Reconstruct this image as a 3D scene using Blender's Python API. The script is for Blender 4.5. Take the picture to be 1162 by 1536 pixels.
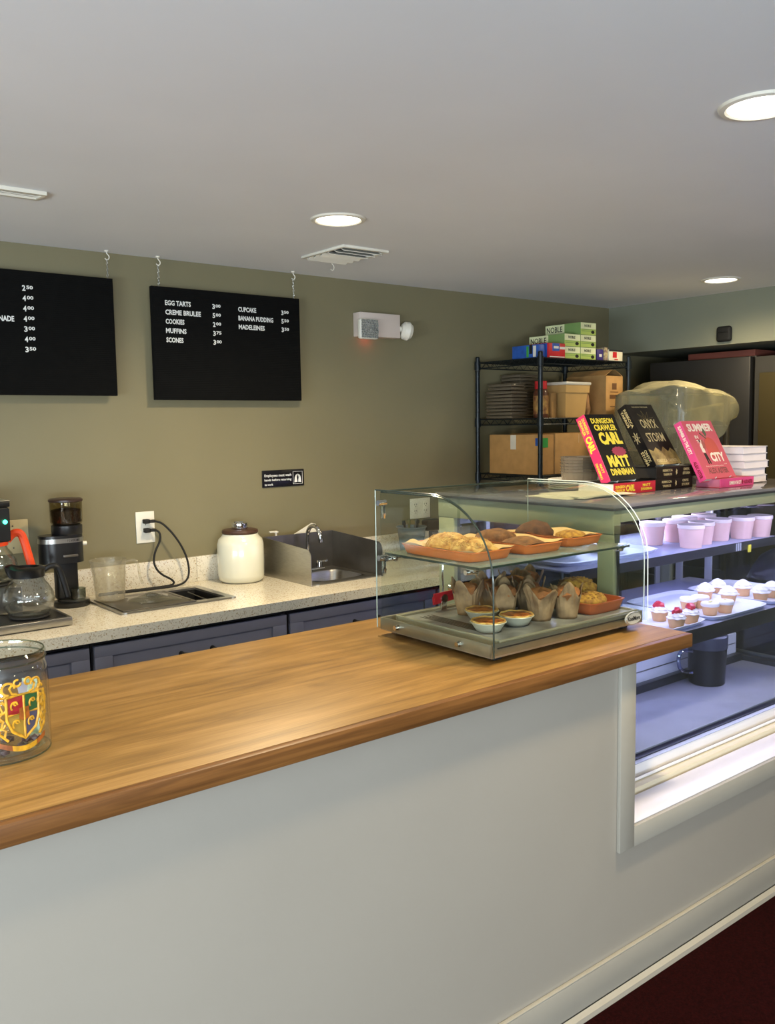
import bpy, bmesh, math, random
from mathutils import Vector, Matrix
random.seed(7)
for _o in list(bpy.data.objects): bpy.data.objects.remove(_o)
SC = bpy.context.scene; COL = SC.collection
PI = math.pi
# ---------------------------------------------------------------- camera
YAW, PITCH, ROLL, CAMH, FPX = .6732, .0983, -.0151, 1.5843, 1331.4
_f = Vector((math.sin(YAW)*math.cos(PITCH), math.cos(YAW)*math.cos(PITCH), -math.sin(PITCH)))
_r = Vector((math.cos(YAW), -math.sin(YAW), 0)); _u = _r.cross(_f)
R_ = _r*math.cos(ROLL) + _u*math.sin(ROLL); U_ = -_r*math.sin(ROLL) + _u*math.cos(ROLL)
cd = bpy.data.cameras.new('camera'); cam = bpy.data.objects.new('camera', cd); COL.objects.link(cam)
m = Matrix((R_, U_, -_f)).transposed().to_4x4(); m.translation = Vector((0, 0, CAMH)); cam.matrix_world = m
cd.sensor_fit = 'VERTICAL'; cd.sensor_height = 24; cd.lens = 24*FPX/1536; cd.clip_start = .02
SC.camera = cam
# ---------------------------------------------------------------- world, lights, exposure
SC.view_settings.view_transform = 'Standard'; SC.view_settings.look = 'None'
SC.view_settings.exposure = -0.2; SC.view_settings.gamma = 1; SC.view_settings.use_curve_mapping = False
w = bpy.data.worlds.new('world'); SC.world = w; w.use_nodes = True
w.node_tree.nodes['Background'].inputs[0].default_value = (.75, .87, 1, 1)
w.node_tree.nodes['Background'].inputs[1].default_value = .6
CEIL = 2.285
def area(name, loc, target, sx, sy, power, color, spread=None):
    l = bpy.data.lights.new(name, 'AREA'); l.shape = 'RECTANGLE'; l.size = sx; l.size_y = sy
    l.energy = power; l.color = color
    if spread: l.spread = spread
    o = bpy.data.objects.new(name, l); COL.objects.link(o); o.location = loc
    o.rotation_euler = (Vector(target)-Vector(loc)).to_track_quat('-Z', 'Y').to_euler()
    return o
area('window_daylight', (-1.3, -3.35, 1.35), (-1.0, 0, 1.45), 2.8, 1.5, 14, (.74, .88, 1))
area('window_daylight', (-2.88, 0.2, 1.35), (0, .4, 1.4), 2.2, 1.4, 8, (.72, .87, 1))
# unseen uplights added at the windows to brighten the ceiling
area('ceiling_fill', (-1.3, -3.30, 1.0), (-.6, -.9, 3.4), 2.8, .8, 315, (.81, .91, 1))
area('ceiling_fill', (-2.85, 0.2, 1.0), (-.6, .8, 3.2), 2.2, .8, 175, (.76, .90, 1))
LAMP_POWER, LAMP_COL = 37, (1, .80, .50)
LED_COL = (.70, .68, 1.0)
# ---------------------------------------------------------------- materials
def lin(c):
    return tuple(((v/255)/12.92 if v/255 <= .04045 else ((v/255+.055)/1.055)**2.4) for v in c[:3]) + (1,)
MATS = {}
def mat(name, rgb, rough=.6, metal=0, spec=.5, var=.06, scale=8, bump=0, bscale=60, emit=0, stretch=None, coat=0, sheen=0, rgb2=None, trans=0):
    if name in MATS: return MATS[name]
    M = bpy.data.materials.new(name); M.use_nodes = True; nt = M.node_tree; n = nt.nodes; L = nt.links
    b = n['Principled BSDF']; b.inputs['Roughness'].default_value = rough; b.inputs['Metallic'].default_value = metal
    b.inputs['Specular IOR Level'].default_value = spec; b.inputs['Coat Weight'].default_value = coat
    b.inputs['Transmission Weight'].default_value = trans
    c = lin(rgb); tc = n.new('ShaderNodeTexCoord'); mp = n.new('ShaderNodeMapping')
    L.new(tc.outputs['Object'], mp.inputs[0])
    if stretch: mp.inputs['Scale'].default_value = stretch
    nz = n.new('ShaderNodeTexNoise'); nz.inputs['Scale'].default_value = scale; nz.inputs['Detail'].default_value = 5
    L.new(mp.outputs[0], nz.inputs['Vector'])
    mx = n.new('ShaderNodeMix'); mx.data_type = 'RGBA'
    if rgb2: a, d = c, lin(rgb2)
    else: a = tuple(v*(1-var*2) for v in c[:3])+(1,); d = tuple(min(1, v*(1+var*2)) for v in c[:3])+(1,)
    mx.inputs[6].default_value = a; mx.inputs[7].default_value = d
    cr = n.new('ShaderNodeMapRange'); cr.inputs[1].default_value = .32; cr.inputs[2].default_value = .68
    L.new(nz.outputs[0], cr.inputs[0]); L.new(cr.outputs[0], mx.inputs[0]); L.new(mx.outputs[2], b.inputs['Base Color'])
    if bump:
        nb = n.new('ShaderNodeTexNoise'); nb.inputs['Scale'].default_value = bscale; nb.inputs['Detail'].default_value = 4
        L.new(mp.outputs[0], nb.inputs['Vector'])
        bp = n.new('ShaderNodeBump'); bp.inputs['Strength'].default_value = bump; bp.inputs['Distance'].default_value = .004
        L.new(nb.outputs[0], bp.inputs['Height']); L.new(bp.outputs[0], b.inputs['Normal'])
    if emit:
        b.inputs['Emission Color'].default_value = c; b.inputs['Emission Strength'].default_value = emit
    MATS[name] = M; return M
def glass(name, tint=(235, 245, 240), refl=.5, base=.05, rough=.02, milk=0, milkc=(220, 225, 220)):
    M = bpy.data.materials.new(name); M.use_nodes = True; nt = M.node_tree; n = nt.nodes; L = nt.links
    n.remove(n['Principled BSDF']); out = n['Material Output']
    t = n.new('ShaderNodeBsdfTransparent'); t.inputs[0].default_value = lin(tint)
    g = n.new('ShaderNodeBsdfGlossy'); g.inputs['Roughness'].default_value = rough
    lw = n.new('ShaderNodeLayerWeight'); lw.inputs[0].default_value = .5
    pw = n.new('ShaderNodeMath'); pw.operation = 'POWER'; pw.inputs[1].default_value = 4
    L.new(lw.outputs['Facing'], pw.inputs[0])
    ma = n.new('ShaderNodeMath'); ma.operation = 'MULTIPLY_ADD'; ma.inputs[1].default_value = refl; ma.inputs[2].default_value = base
    L.new(pw.outputs[0], ma.inputs[0])
    mx = n.new('ShaderNodeMixShader'); L.new(ma.outputs[0], mx.inputs[0]); L.new(t.outputs[0], mx.inputs[1]); L.new(g.outputs[0], mx.inputs[2])
    last = mx
    if milk:
        d = n.new('ShaderNodeBsdfDiffuse'); d.inputs[0].default_value = lin(milkc)
        m2 = n.new('ShaderNodeMixShader'); m2.inputs[0].default_value = milk
        L.new(mx.outputs[0], m2.inputs[1]); L.new(d.outputs[0], m2.inputs[2]); last = m2
    L.new(last.outputs[0], out.inputs[0])
    MATS[name] = M; return M
def wood_mat(nm='oak_counter', cols=((118, 86, 40), (148, 112, 56), (168, 130, 74)), rough=.42):
    M = bpy.data.materials.new(nm); M.use_nodes = True; nt = M.node_tree; n = nt.nodes; L = nt.links
    b = n['Principled BSDF']; b.inputs['Roughness'].default_value = rough; b.inputs['Specular IOR Level'].default_value = .5
    tc = n.new('ShaderNodeTexCoord'); mp = n.new('ShaderNodeMapping'); mp.inputs['Scale'].default_value = (1.1, 9, 22)
    L.new(tc.outputs['Object'], mp.inputs[0])
    a = n.new('ShaderNodeTexNoise'); a.inputs['Scale'].default_value = 2.2; a.inputs['Detail'].default_value = 8; a.inputs['Distortion'].default_value = 1.2
    L.new(mp.outputs[0], a.inputs['Vector'])
    mp2 = n.new('ShaderNodeMapping'); mp2.inputs['Scale'].default_value = (4, 90, 120); L.new(tc.outputs['Object'], mp2.inputs[0])
    f = n.new('ShaderNodeTexNoise'); f.inputs['Scale'].default_value = 2.5; f.inputs['Detail'].default_value = 3; L.new(mp2.outputs[0], f.inputs['Vector'])
    r = n.new('ShaderNodeValToRGB'); e = r.color_ramp.elements
    e[0].position = .28; e[0].color = lin(cols[0]); e[1].position = .72; e[1].color = lin(cols[2])
    x = e.new(.5); x.color = lin(cols[1])
    L.new(a.outputs[0], r.inputs[0])
    mx = n.new('ShaderNodeMix'); mx.data_type = 'RGBA'; mx.blend_type = 'MULTIPLY'; mx.inputs[0].default_value = .28
    r2 = n.new('ShaderNodeValToRGB'); r2.color_ramp.elements[0].position = .35; r2.color_ramp.elements[0].color = (.45, .36, .28, 1); r2.color_ramp.elements[1].position = .6
    L.new(f.outputs[0], r2.inputs[0]); L.new(r.outputs[0], mx.inputs[6]); L.new(r2.outputs[0], mx.inputs[7]); L.new(mx.outputs[2], b.inputs['Base Color'])
    bp = n.new('ShaderNodeBump'); bp.inputs['Strength'].default_value = .12; bp.inputs['Distance'].default_value = .001
    L.new(f.outputs[0], bp.inputs['Height']); L.new(bp.outputs[0], b.inputs['Normal'])
    return M
def quartz_mat():
    M = bpy.data.materials.new('speckled_quartz'); M.use_nodes = True; nt = M.node_tree; n = nt.nodes; L = nt.links
    b = n['Principled BSDF']; b.inputs['Roughness'].default_value = .16
    tc = n.new('ShaderNodeTexCoord'); v = n.new('ShaderNodeTexVoronoi'); v.inputs['Scale'].default_value = 260
    L.new(tc.outputs['Object'], v.inputs['Vector'])
    sep = n.new('ShaderNodeSeparateColor'); L.new(v.outputs['Color'], sep.inputs[0])
    r = n.new('ShaderNodeValToRGB'); r.color_ramp.interpolation = 'CONSTANT'; e = r.color_ramp.elements
    e[0].color = lin((170, 152, 122)); e[0].position = 0; e[1].position = .07; e[1].color = lin((216, 210, 194))
    x = e.new(.72); x.color = lin((208, 202, 186)); x = e.new(.92); x.color = lin((190, 182, 164))
    L.new(sep.outputs[0], r.inputs[0]); L.new(r.outputs[0], b.inputs['Base Color'])
    return M
WOOD = wood_mat(); QUARTZ = quartz_mat()
WALL = mat('olive_wall_paint', (121, 114, 86), .55, var=.015, scale=3, bump=.05, bscale=300)
WALLR = mat('grey_wall_paint', (128, 130, 112), .6, var=.015, scale=3)
CEILM = mat('ceiling_paint', (222, 224, 227), .8, var=.01, scale=2)
KNEE = mat('white_panel_paint', (155, 150, 140), .38, var=.012, scale=2)
TRIMM = mat('white_trim_paint', (158, 154, 143), .35, var=.01)
CARPET = mat('dark_red_carpet', (30, 5, 5), 1, spec=.05, var=.2, scale=150, bump=.4, bscale=400)
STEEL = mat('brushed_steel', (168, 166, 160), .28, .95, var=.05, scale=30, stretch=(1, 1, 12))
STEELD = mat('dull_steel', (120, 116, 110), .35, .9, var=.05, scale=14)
CHROME = mat('chrome', (215, 215, 215), .08, 1, var=.01)
BLACKP = mat('black_plastic', (18, 18, 19), .32, var=.1)
BLACKM = mat('matte_black', (16, 16, 15), .75, var=.1)
BOARD = mat('black_letter_board', (13, 13, 12), .95, spec=.12, var=.06, scale=40)
WHITEP = mat('white_plastic', (222, 218, 204), .4, var=.01)
WHITEL = mat('white_lettering', (225, 225, 220), .6, var=.01)
CAB = mat('blue_grey_cabinet_paint', (104, 106, 120), .42, var=.02)
DARK = mat('dark_gap', (28, 28, 32), .8)
WIREB = mat('black_epoxy_wire', (22, 30, 34), .3, .3, var=.05)
CARD = mat('brown_cardboard', (172, 132, 78), .85, var=.05, scale=20)
CARDD = mat('dark_cardboard', (112, 82, 52), .85, var=.05, scale=20)
KRAFT = mat('kraft_paper', (150, 112, 72), .85, var=.1, scale=18, bump=.3, bscale=40)
DCFRAME = mat('olive_white_case_frame', (150, 154, 130), .35, var=.01)
DCWHITE = mat('white_case_liner', (226, 226, 232), .35, var=.01)
DCDARK = mat('dark_case_trim', (52, 52, 60), .35, .2, var=.05)
DCDECK = mat('grey_case_deck', (196, 196, 204), .12, 0, var=.03, spec=.8)
LED = mat('led_tube_glow', (205, 205, 255), .5, emit=6)
LAMPM = mat('downlight_glow', (255, 244, 222), .5, emit=9)
GLASS = glass('clear_glass', (240, 247, 243), .45, .03)
ACRYL = glass('clear_acrylic', (244, 247, 244), .4, .03)
GLASST = glass('thick_glass', (205, 215, 208), .6, .06)
PANE = glass('case_pane', (225, 230, 238), .5, .05)
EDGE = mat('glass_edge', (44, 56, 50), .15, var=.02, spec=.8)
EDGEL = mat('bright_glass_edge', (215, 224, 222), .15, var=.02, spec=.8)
ORANGE = mat('orange_tray', (206, 112, 52), .38, var=.04)
CLAY = mat('terracotta_tray', (172, 84, 44), .4, var=.06)
PARCH = mat('parchment_paper', (214, 178, 122), .7, var=.05, scale=14, bump=.25, bscale=30)
TULIP = mat('brown_tulip_paper', (166, 134, 98), .75, rgb2=(112, 84, 58), scale=26, bump=.25, bscale=26)
MUFF = mat('muffin_crumb', (150, 92, 48), .85, var=.2, scale=40, bump=.6, bscale=90)
SCONE = mat('golden_crumble', (222, 182, 104), .85, rgb2=(176, 118, 52), scale=60, bump=.7, bscale=120)
COOKY = mat('brown_cookie', (150, 100, 56), .85, rgb2=(96, 62, 34), scale=45, bump=.6, bscale=100)
COOKD = mat('dark_cookie', (112, 72, 44), .85, rgb2=(70, 44, 28), scale=45, bump=.6, bscale=100)
CRUMB = mat('yellow_crumb_topping', (196, 150, 60), .85, rgb2=(128, 78, 34), scale=70, bump=.8, bscale=130)
CREAM = mat('white_frosting', (244, 238, 236), .5, var=.01)
CAKE = mat('cupcake_sponge_cup', (222, 172, 124), .7, var=.05, scale=60)
BERRY = mat('strawberry_red', (205, 40, 66), .3, var=.15, scale=60)
PINKC = mat('pink_paper_cup', (226, 184, 172), .5, var=.01)
PINKL = mat('pale_cup_lid', (228, 208, 198), .35, var=.01)
TRAYW = mat('white_tray', (228, 230, 238), .3, var=.01)
FOIL = mat('foil', (220, 224, 230), .25, .9, var=.1, scale=60, bump=.6, bscale=120)
# ---------------------------------------------------------------- mesh helpers
def BM(): return bmesh.new()
def box(bm, x0, x1, y0, y1, z0, z1, bev=0, M=None, seg=2):
    vs = [bm.verts.new(p) for p in [(x0,y0,z0),(x1,y0,z0),(x1,y1,z0),(x0,y1,z0),(x0,y0,z1),(x1,y0,z1),(x1,y1,z1),(x0,y1,z1)]]
    fs = [bm.faces.new([vs[i] for i in q]) for q in ((3,2,1,0),(4,5,6,7),(0,1,5,4),(1,2,6,5),(2,3,7,6),(3,0,4,7))]
    out = vs
    if bev:
        es = list({e for f in fs for e in f.edges})
        r = bmesh.ops.bevel(bm, geom=es, offset=bev, segments=seg, affect='EDGES', profile=.5)
        out = list({v for f in r['faces'] for v in f.verts} | {v for v in vs if v.is_valid})
    if M is not None:
        for v in out: v.co = M @ v.co
    return bm
def ring(c, ax, r, n, ph=0):
    ax = ax.normalized(); t = Vector((0,0,1)) if abs(ax.z) < .9 else Vector((1,0,0))
    a = ax.cross(t).normalized(); b = ax.cross(a)
    return [c + (a*math.cos(2*PI*i/n+ph) + b*math.sin(2*PI*i/n+ph))*r for i in range(n)]
def cyl(bm, p0, p1, r0, r1=None, n=20, caps=True):
    p0, p1 = Vector(p0), Vector(p1); r1 = r0 if r1 is None else r1
    A = [bm.verts.new(p) for p in ring(p0, p1-p0, r0, n)]; B = [bm.verts.new(p) for p in ring(p1, p1-p0, r1, n)]
    for i in range(n): bm.faces.new((A[i], A[(i+1)%n], B[(i+1)%n], B[i]))
    if caps: bm.faces.new(A[::-1]); bm.faces.new(B)
    return bm
def tube(bm, pts, r, n=8, smooth=0):
    P = [Vector(p) for p in pts]
    for _ in range(smooth):
        Q = [P[0]]
        for a, b in zip(P, P[1:]): Q += [a*.75+b*.25, a*.25+b*.75]
        P = Q + [P[-1]]
    prev = None; t0 = (P[1]-P[0]).normalized(); up = Vector((0,0,1)) if abs(t0.z) < .9 else Vector((1,0,0))
    a = t0.cross(up).normalized()
    for i, p in enumerate(P):
        t = (P[min(i+1, len(P)-1)]-P[max(i-1, 0)]).normalized()
        a = (a - t*a.dot(t)).normalized(); b = t.cross(a)
        rg = [bm.verts.new(p+(a*math.cos(2*PI*k/n)+b*math.sin(2*PI*k/n))*r) for k in range(n)]
        if prev:
            for k in range(n): bm.faces.new((prev[k], prev[(k+1)%n], rg[(k+1)%n], rg[k]))
        else: bm.faces.new(rg[::-1])
        prev = rg
    bm.faces.new(prev); return bm
def lathe(bm, prof, c=(0,0,0), n=32, mod=None, cap0=True, cap1=True):
    prev = None; first = None
    for r, z in prof:
        rg = []
        for k in range(n):
            a = 2*PI*k/n; rr, zz = (r, z) if mod is None else mod(r, z, a)
            rg.append(bm.verts.new((c[0]+rr*math.cos(a), c[1]+rr*math.sin(a), c[2]+zz)))
        if prev:
            for k in range(n): bm.faces.new((prev[k], prev[(k+1)%n], rg[(k+1)%n], rg[k]))
        else: first = rg
        prev = rg
    if cap0: bm.faces.new(first[::-1])
    if cap1: bm.faces.new(prev)
    return bm
def prism(bm, poly, axis, a, b):
    def P(u, v, w): return {'x': (w, u, v), 'y': (u, w, v), 'z': (u, v, w)}[axis]
    A = [bm.verts.new(P(u, v, a)) for u, v in poly]; B = [bm.verts.new(P(u, v, b)) for u, v in poly]
    n = len(poly); bm.faces.new(A[::-1]); bm.faces.new(B)
    for i in range(n): bm.faces.new((A[i], A[(i+1)%n], B[(i+1)%n], B[i]))
    return bm
def sweep(bm, prof, axis, a, b, t):
    """thin curved sheet of thickness t whose open profile is extruded along axis"""
    n = len(prof); off = []
    for i in range(n):
        p, q = prof[max(i-1, 0)], prof[min(i+1, n-1)]
        d = math.hypot(q[0]-p[0], q[1]-p[1]); off.append((prof[i][0]-(q[1]-p[1])/d*t, prof[i][1]+(q[0]-p[0])/d*t))
    return prism_strip(bm, prof, off, axis, a, b)
def prism_strip(bm, p1, p2, axis, a, b):
    def P(u, v, w): return {'x': (w, u, v), 'y': (u, w, v), 'z': (u, v, w)}[axis]
    G = [[bm.verts.new(P(u, v, w)) for u, v in L] for L in (p1, p2) for w in (a, b)]
    for i in range(len(p1)-1):
        bm.faces.new((G[0][i], G[0][i+1], G[1][i+1], G[1][i])); bm.faces.new((G[2][i], G[3][i], G[3][i+1], G[2][i+1]))
        bm.faces.new((G[0][i], G[2][i], G[2][i+1], G[0][i+1])); bm.faces.new((G[1][i], G[1][i+1], G[3][i+1], G[3][i]))
    bm.faces.new((G[0][0], G[1][0], G[3][0], G[2][0])); bm.faces.new((G[0][-1], G[2][-1], G[3][-1], G[1][-1]))
    return bm
def blob(bm, c, rx, ry, rz, rough=.15, seed=0, sub=3, flat=True):
    r = random.Random(seed); ph = [(Vector((r.uniform(-1,1), r.uniform(-1,1), r.uniform(-1,1)))*r.uniform(3, 9), r.uniform(0, 6)) for _ in range(7)]
    res = bmesh.ops.create_icosphere(bm, subdivisions=sub, radius=1)
    for v in res['verts']:
        d = v.co.copy(); s = 1+rough*sum(math.sin(k.dot(d)+p) for k, p in ph)/3.5
        v.co = Vector((c[0]+d.x*rx*s, c[1]+d.y*ry*s, c[2]+(max(d.z, -.35) if flat else d.z)*rz*s))
    return bm
def grid(bm, nu, nv, fn, t=0):
    V = [[bm.verts.new(fn(i/nu, j/nv)) for j in range(nv+1)] for i in range(nu+1)]
    for i in range(nu):
        for j in range(nv): bm.faces.new((V[i][j], V[i+1][j], V[i+1][j+1], V[i][j+1]))
    return bm
def root_off(o):
    v = Vector((0,0,0))
    while o: v += Vector(o.location); o = o.parent
    return v
def obj(name, bm, mt, parent=None, sharp=35, label=None):
    bmesh.ops.recalc_face_normals(bm, faces=bm.faces)
    for f in bm.faces: f.smooth = True
    for e in bm.edges:
        if len(e.link_faces) == 2 and e.calc_face_angle(0) > math.radians(sharp): e.smooth = False
    me = bpy.data.meshes.new(name)
    o = bpy.data.objects.new(name, me)
    if parent is None:
        xs = [v.co for v in bm.verts]
        loc = Vector(((min(p.x for p in xs)+max(p.x for p in xs))/2, (min(p.y for p in xs)+max(p.y for p in xs))/2, min(p.z for p in xs)))
        o.location = loc
    else:
        loc = root_off(parent); o.parent = parent
    for v in bm.verts: v.co -= loc
    bm.to_mesh(me); bm.free(); me.materials.append(mt); COL.objects.link(o)
    if label: o['label'] = label
    return o
def tag(o, label, cat, group=None):
    o['label'] = label; o['category'] = cat
    if group: o['group'] = group
    return o
def thing(name, label, cat, loc=(0,0,0), group=None):
    o = bpy.data.objects.new(name, None); COL.objects.link(o); o.location = loc; o.empty_display_size = .05
    return tag(o, label, cat, group)
def struct(name, bm, mt):
    o = obj(name, bm, mt); o['kind'] = 'structure'; return o
def dup(root, loc, rotz=0, label=None, scale=None, group=None):
    r = root.copy(); COL.objects.link(r); r.location = loc; r.rotation_euler = (0, 0, rotz)
    if scale: r.scale = (scale,)*3
    if label: r['label'] = label
    if group: r['group'] = group
    for ch in list(root.children):
        c = ch.copy(); COL.objects.link(c); c.parent = r
        for g in list(ch.children):
            d = g.copy(); COL.objects.link(d); d.parent = c
    return r
_tc = {}
def glyphs(s, bold):
    k = (s, bold)
    if k not in _tc:
        cu = bpy.data.curves.new('t', 'FONT'); cu.body = s; cu.size = 1; cu.offset = bold; cu.resolution_u = 2
        ob = bpy.data.objects.new('t', cu); COL.objects.link(ob)
        me = bpy.data.meshes.new_from_object(ob); bpy.data.objects.remove(ob)
        V = [(v.co.x, v.co.y) for v in me.vertices]; F = [tuple(p.vertices) for p in me.polygons]
        bpy.data.meshes.remove(me); _tc[k] = (V, F)
    return _tc[k]
def put_text(bm, s, o, u, v, wd, ht, bold=.02, lift=.0008, fn=None):
    V, F = glyphs(s, bold)
    x0, x1 = min(p[0] for p in V), max(p[0] for p in V); y0, y1 = min(p[1] for p in V), max(p[1] for p in V)
    o, u, v = Vector(o), Vector(u).normalized(), Vector(v).normalized(); nrm = u.cross(v)
    if wd is None: wd = ht*(x1-x0)/(y1-y0)*.62
    W = []
    for p in V:
        a = (p[0]-x0)/(x1-x0)*wd; b = (p[1]-y0)/(y1-y0)*ht
        W.append(bm.verts.new(o+u*a+v*b+nrm*lift))
    for f in F:
        try: bm.faces.new([W[i] for i in f])
        except ValueError: pass
    return bm
def lettering(s, o, u, v, wd, ht, mt, parent, bold=.02, name='lettering', lift=.0008):
    bm = BM(); put_text(bm, s, o, u, v, wd, ht, bold, lift)
    ob = obj_flat(name, bm, mt, parent); return ob
def obj_flat(name, bm, mt, parent):
    me = bpy.data.meshes.new(name); o = bpy.data.objects.new(name, me); loc = root_off(parent); o.parent = parent
    for v in bm.verts: v.co -= loc
    bm.to_mesh(me); bm.free(); me.materials.append(mt); COL.objects.link(o); return o
X, Y, Z = (1,0,0), (0,1,0), (0,0,1); NX, NY = (-1,0,0), (0,-1,0)
# ================================================================ STRUCTURE
YB, XR = 3.536, 4.613
bm = BM(); box(bm, -3, 5.6, -3.5, YB+.1, -.05, 0); struct('floor', bm, CARPET)
bm = BM(); box(bm, -3, 5.6, -3.5, YB+.1, CEIL, CEIL+.06); struct('ceiling', bm, CEILM)
bm = BM(); box(bm, -3, 5.6, YB, YB+.1, 0, CEIL); struct('wall_back', bm, WALL)
bm = BM(); box(bm, XR, 5.5, -3.5, YB, 2.0, CEIL); struct('wall_right_bulkhead', bm, WALLR)
bm = BM(); box(bm, 5.5, 5.6, -3.5, YB, 0, CEIL); struct('wall_right', bm, WALLR)
bm = BM()
for a in ((-3.1,-3, -3.5,-1.0, 0,CEIL), (-3.1,-3, 1.4,YB+.1, 0,CEIL), (-3.1,-3, -1.0,1.4, 0,.6), (-3.1,-3, -1.0,1.4, 2.1,CEIL)): box(bm, *a)
struct('wall_left', bm, KNEE)
bm = BM()
for a in ((-3,-2.8, -3.6,-3.5, 0,CEIL), (.2,5.6, -3.6,-3.5, 0,CEIL), (-2.8,.2, -3.6,-3.5, 0,.55), (-2.8,.2, -3.6,-3.5, 2.15,CEIL)): box(bm, *a)
struct('wall_front', bm, KNEE)
# counter wall with the display opening
YW, YI = 1.442, 1.552
bm = BM()
box(bm, -1.6, 2.0, YW, YI, 0, .9376); box(bm, 2.0, 5.5, YW, YI, 0, .4627)
struct('wall_counter', bm, KNEE)
bm = BM(); box(bm, -1.6, 5.5, YW-.014, YW-.0005, .022, .112, .0015); box(bm, -1.6, 5.5, YW-.0135, YW-.0008, .1115, .1165, .001); struct('baseboard_counter', bm, TRIMM)
bm = BM(); prism(bm, [(YW-.0005-.014, 0), (YW-.0005-.03, 0), (YW-.0005-.027, .012), (YW-.0005-.0145, .02)], 'x', -1.6, 5.5); struct('trim_4', bm, TRIMM)
bm = BM(); box(bm, 1.935, 2.0, YW-.012, YW-.0005, .405, .936, .001); struct('trim_1', bm, TRIMM)
bm = BM(); box(bm, 2.0, 5.4, YW-.012, YW-.0005, .405, .4627, .001); struct('trim_2', bm, TRIMM)
bm = BM(); box(bm, 2.0, 5.4, YW-.0005, YI, .4629, .4665, .001); struct('trim_3', bm, mat('led_tinted_white_sill', (212, 212, 222), .25, var=.01))  # white paint with a faint lilac tint for the case LED light
# window frames behind the camera
bm = BM()
for x in (-2.8, -1.33, .14): box(bm, x, x+.06, -3.5, -3.44, .55, 2.15)
for z in (.55, 2.09): box(bm, -2.8, .2, -3.5, -3.44, z, z+.06)
struct('window_1', bm, TRIMM)
# ================================================================ WOOD COUNTER
ZF = .9765
ct = thing('wooden_countertop', 'long oak wooden countertop on the white front wall', 'countertop', (.3, 1.8, .9376))
bm = BM(); box(bm, -1.7, 2.232, 1.4275, 2.182, .9376, ZF, .001); obj('top_board', bm, WOOD, ct)
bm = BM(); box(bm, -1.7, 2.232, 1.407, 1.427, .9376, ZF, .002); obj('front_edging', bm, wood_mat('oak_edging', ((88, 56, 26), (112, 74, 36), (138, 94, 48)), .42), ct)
# ================================================================ BACK COUNTER
ZK = .914
def slab_holes(bm, x0, x1, y0, y1, z0, z1, holes):
    xs = sorted({x0, x1} | {h[0] for h in holes} | {h[1] for h in holes})
    for a, b in zip(xs, xs[1:]):
        hh = [h for h in holes if h[0] <= a+1e-6 and h[1] >= b-1e-6]
        y = y0
        for h in sorted(hh, key=lambda h: h[2]):
            box(bm, a, b, y, h[2], z0, z1); y = h[3]
        box(bm, a, b, y, y1, z0, z1)
bm = BM(); slab_holes(bm, -1.2, 3.385, 2.877, 3.5355, .876, ZK, [(1.245, 1.65, 3.09, 3.36), (2.07, 2.38, 3.10, 3.36)])
bmesh.ops.remove_doubles(bm, verts=bm.verts, dist=1e-5)
bt = thing('quartz_worktop', 'speckled cream quartz worktop along the olive back wall', 'worktop', (1.0, 3.2, .876))
obj('worktop', bm, QUARTZ, bt)
bm = BM(); box(bm, -1.2, 1.735, 3.515, 3.5355, ZK, 1.024, .0015); obj('backsplash', bm, QUARTZ, bt)
bm = BM(); box(bm, 1.736, 3.385, 3.515, 3.5355, ZK, 1.024, .0015); obj('backsplash', bm, QUARTZ, bt)
for i, (x0, lab) in enumerate(((-.51, 'blue-grey base cabinet at the left edge behind the glass jar'), (.268, 'blue-grey base cabinet below the coffee brewer'), (1.045, 'blue-grey shaker base cabinet below the cold well'), (1.822, 'blue-grey shaker base cabinet below the hand sink'), (2.599, 'blue-grey base cabinet at the right end behind the display case'))):
    x1 = x0+.772
    c = thing('base_cabinet', lab, 'cabinet', (x0+.386, 3.2, 0), 'base cabinets under the quartz worktop')
    bm = BM()
    for q in ((x0,x0+.018, 2.932,3.50, .1,.872), (x1-.018,x1, 2.932,3.50, .1,.872), (x0+.018,x1-.018, 2.932,3.50, .1,.118), (x0+.018,x1-.018, 3.488,3.50, .118,.872), (x0+.018,x1-.018, 2.98,3.49, 0,.1)): box(bm, *q)
    box(bm, x0+.018, x1-.018, 2.933, 2.95, .855, .872); obj('body', bm, DARK, c)
    def shaker(name, a, b, z0, z1):
        bm = BM(); f = .062
        box(bm, a, b, 2.912, 2.931, z0, z0+f, .001); box(bm, a, b, 2.912, 2.931, z1-f*.62, z1, .001)
        box(bm, a, a+f, 2.9125, 2.931, z0+f, z1-f*.62, .001); box(bm, b-f, b, 2.9125, 2.931, z0+f, z1-f*.62, .001)
        box(bm, a+f, b-f, 2.922, 2.930, z0+f, z1-f*.62)
        return obj(name, bm, CAB, c)
    d = shaker('drawer_front', x0+.006, x1-.006, .665, .852)
    xc = (x0+x1)/2
    bm = BM(); tube(bm, [(xc-.062, 2.920, .772), (xc-.062, 2.895, .777), (xc-.03, 2.886, .770), (xc+.03, 2.886, .770), (xc+.062, 2.895, .777), (xc+.062, 2.920, .772)], .006, 8, 1)
    for s in (-1, 1): cyl(bm, (xc+s*.062, 2.9215, .773), (xc+s*.062, 2.90, .773), .010, .008)
    obj('pull', bm, BLACKM, d)
    for a, b, s in ((x0+.006, xc-.002, -1), (xc+.002, x1-.006, 1)):
        dd = shaker('door', a, b, .115, .655)
        bm = BM(); tube(bm, [(xc+s*.04, 2.92, .50), (xc+s*.04, 2.89, .51), (xc+s*.04, 2.89, .60), (xc+s*.04, 2.92, .61)], .005, 8, 1); obj('pull', bm, BLACKM, dd)
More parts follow.
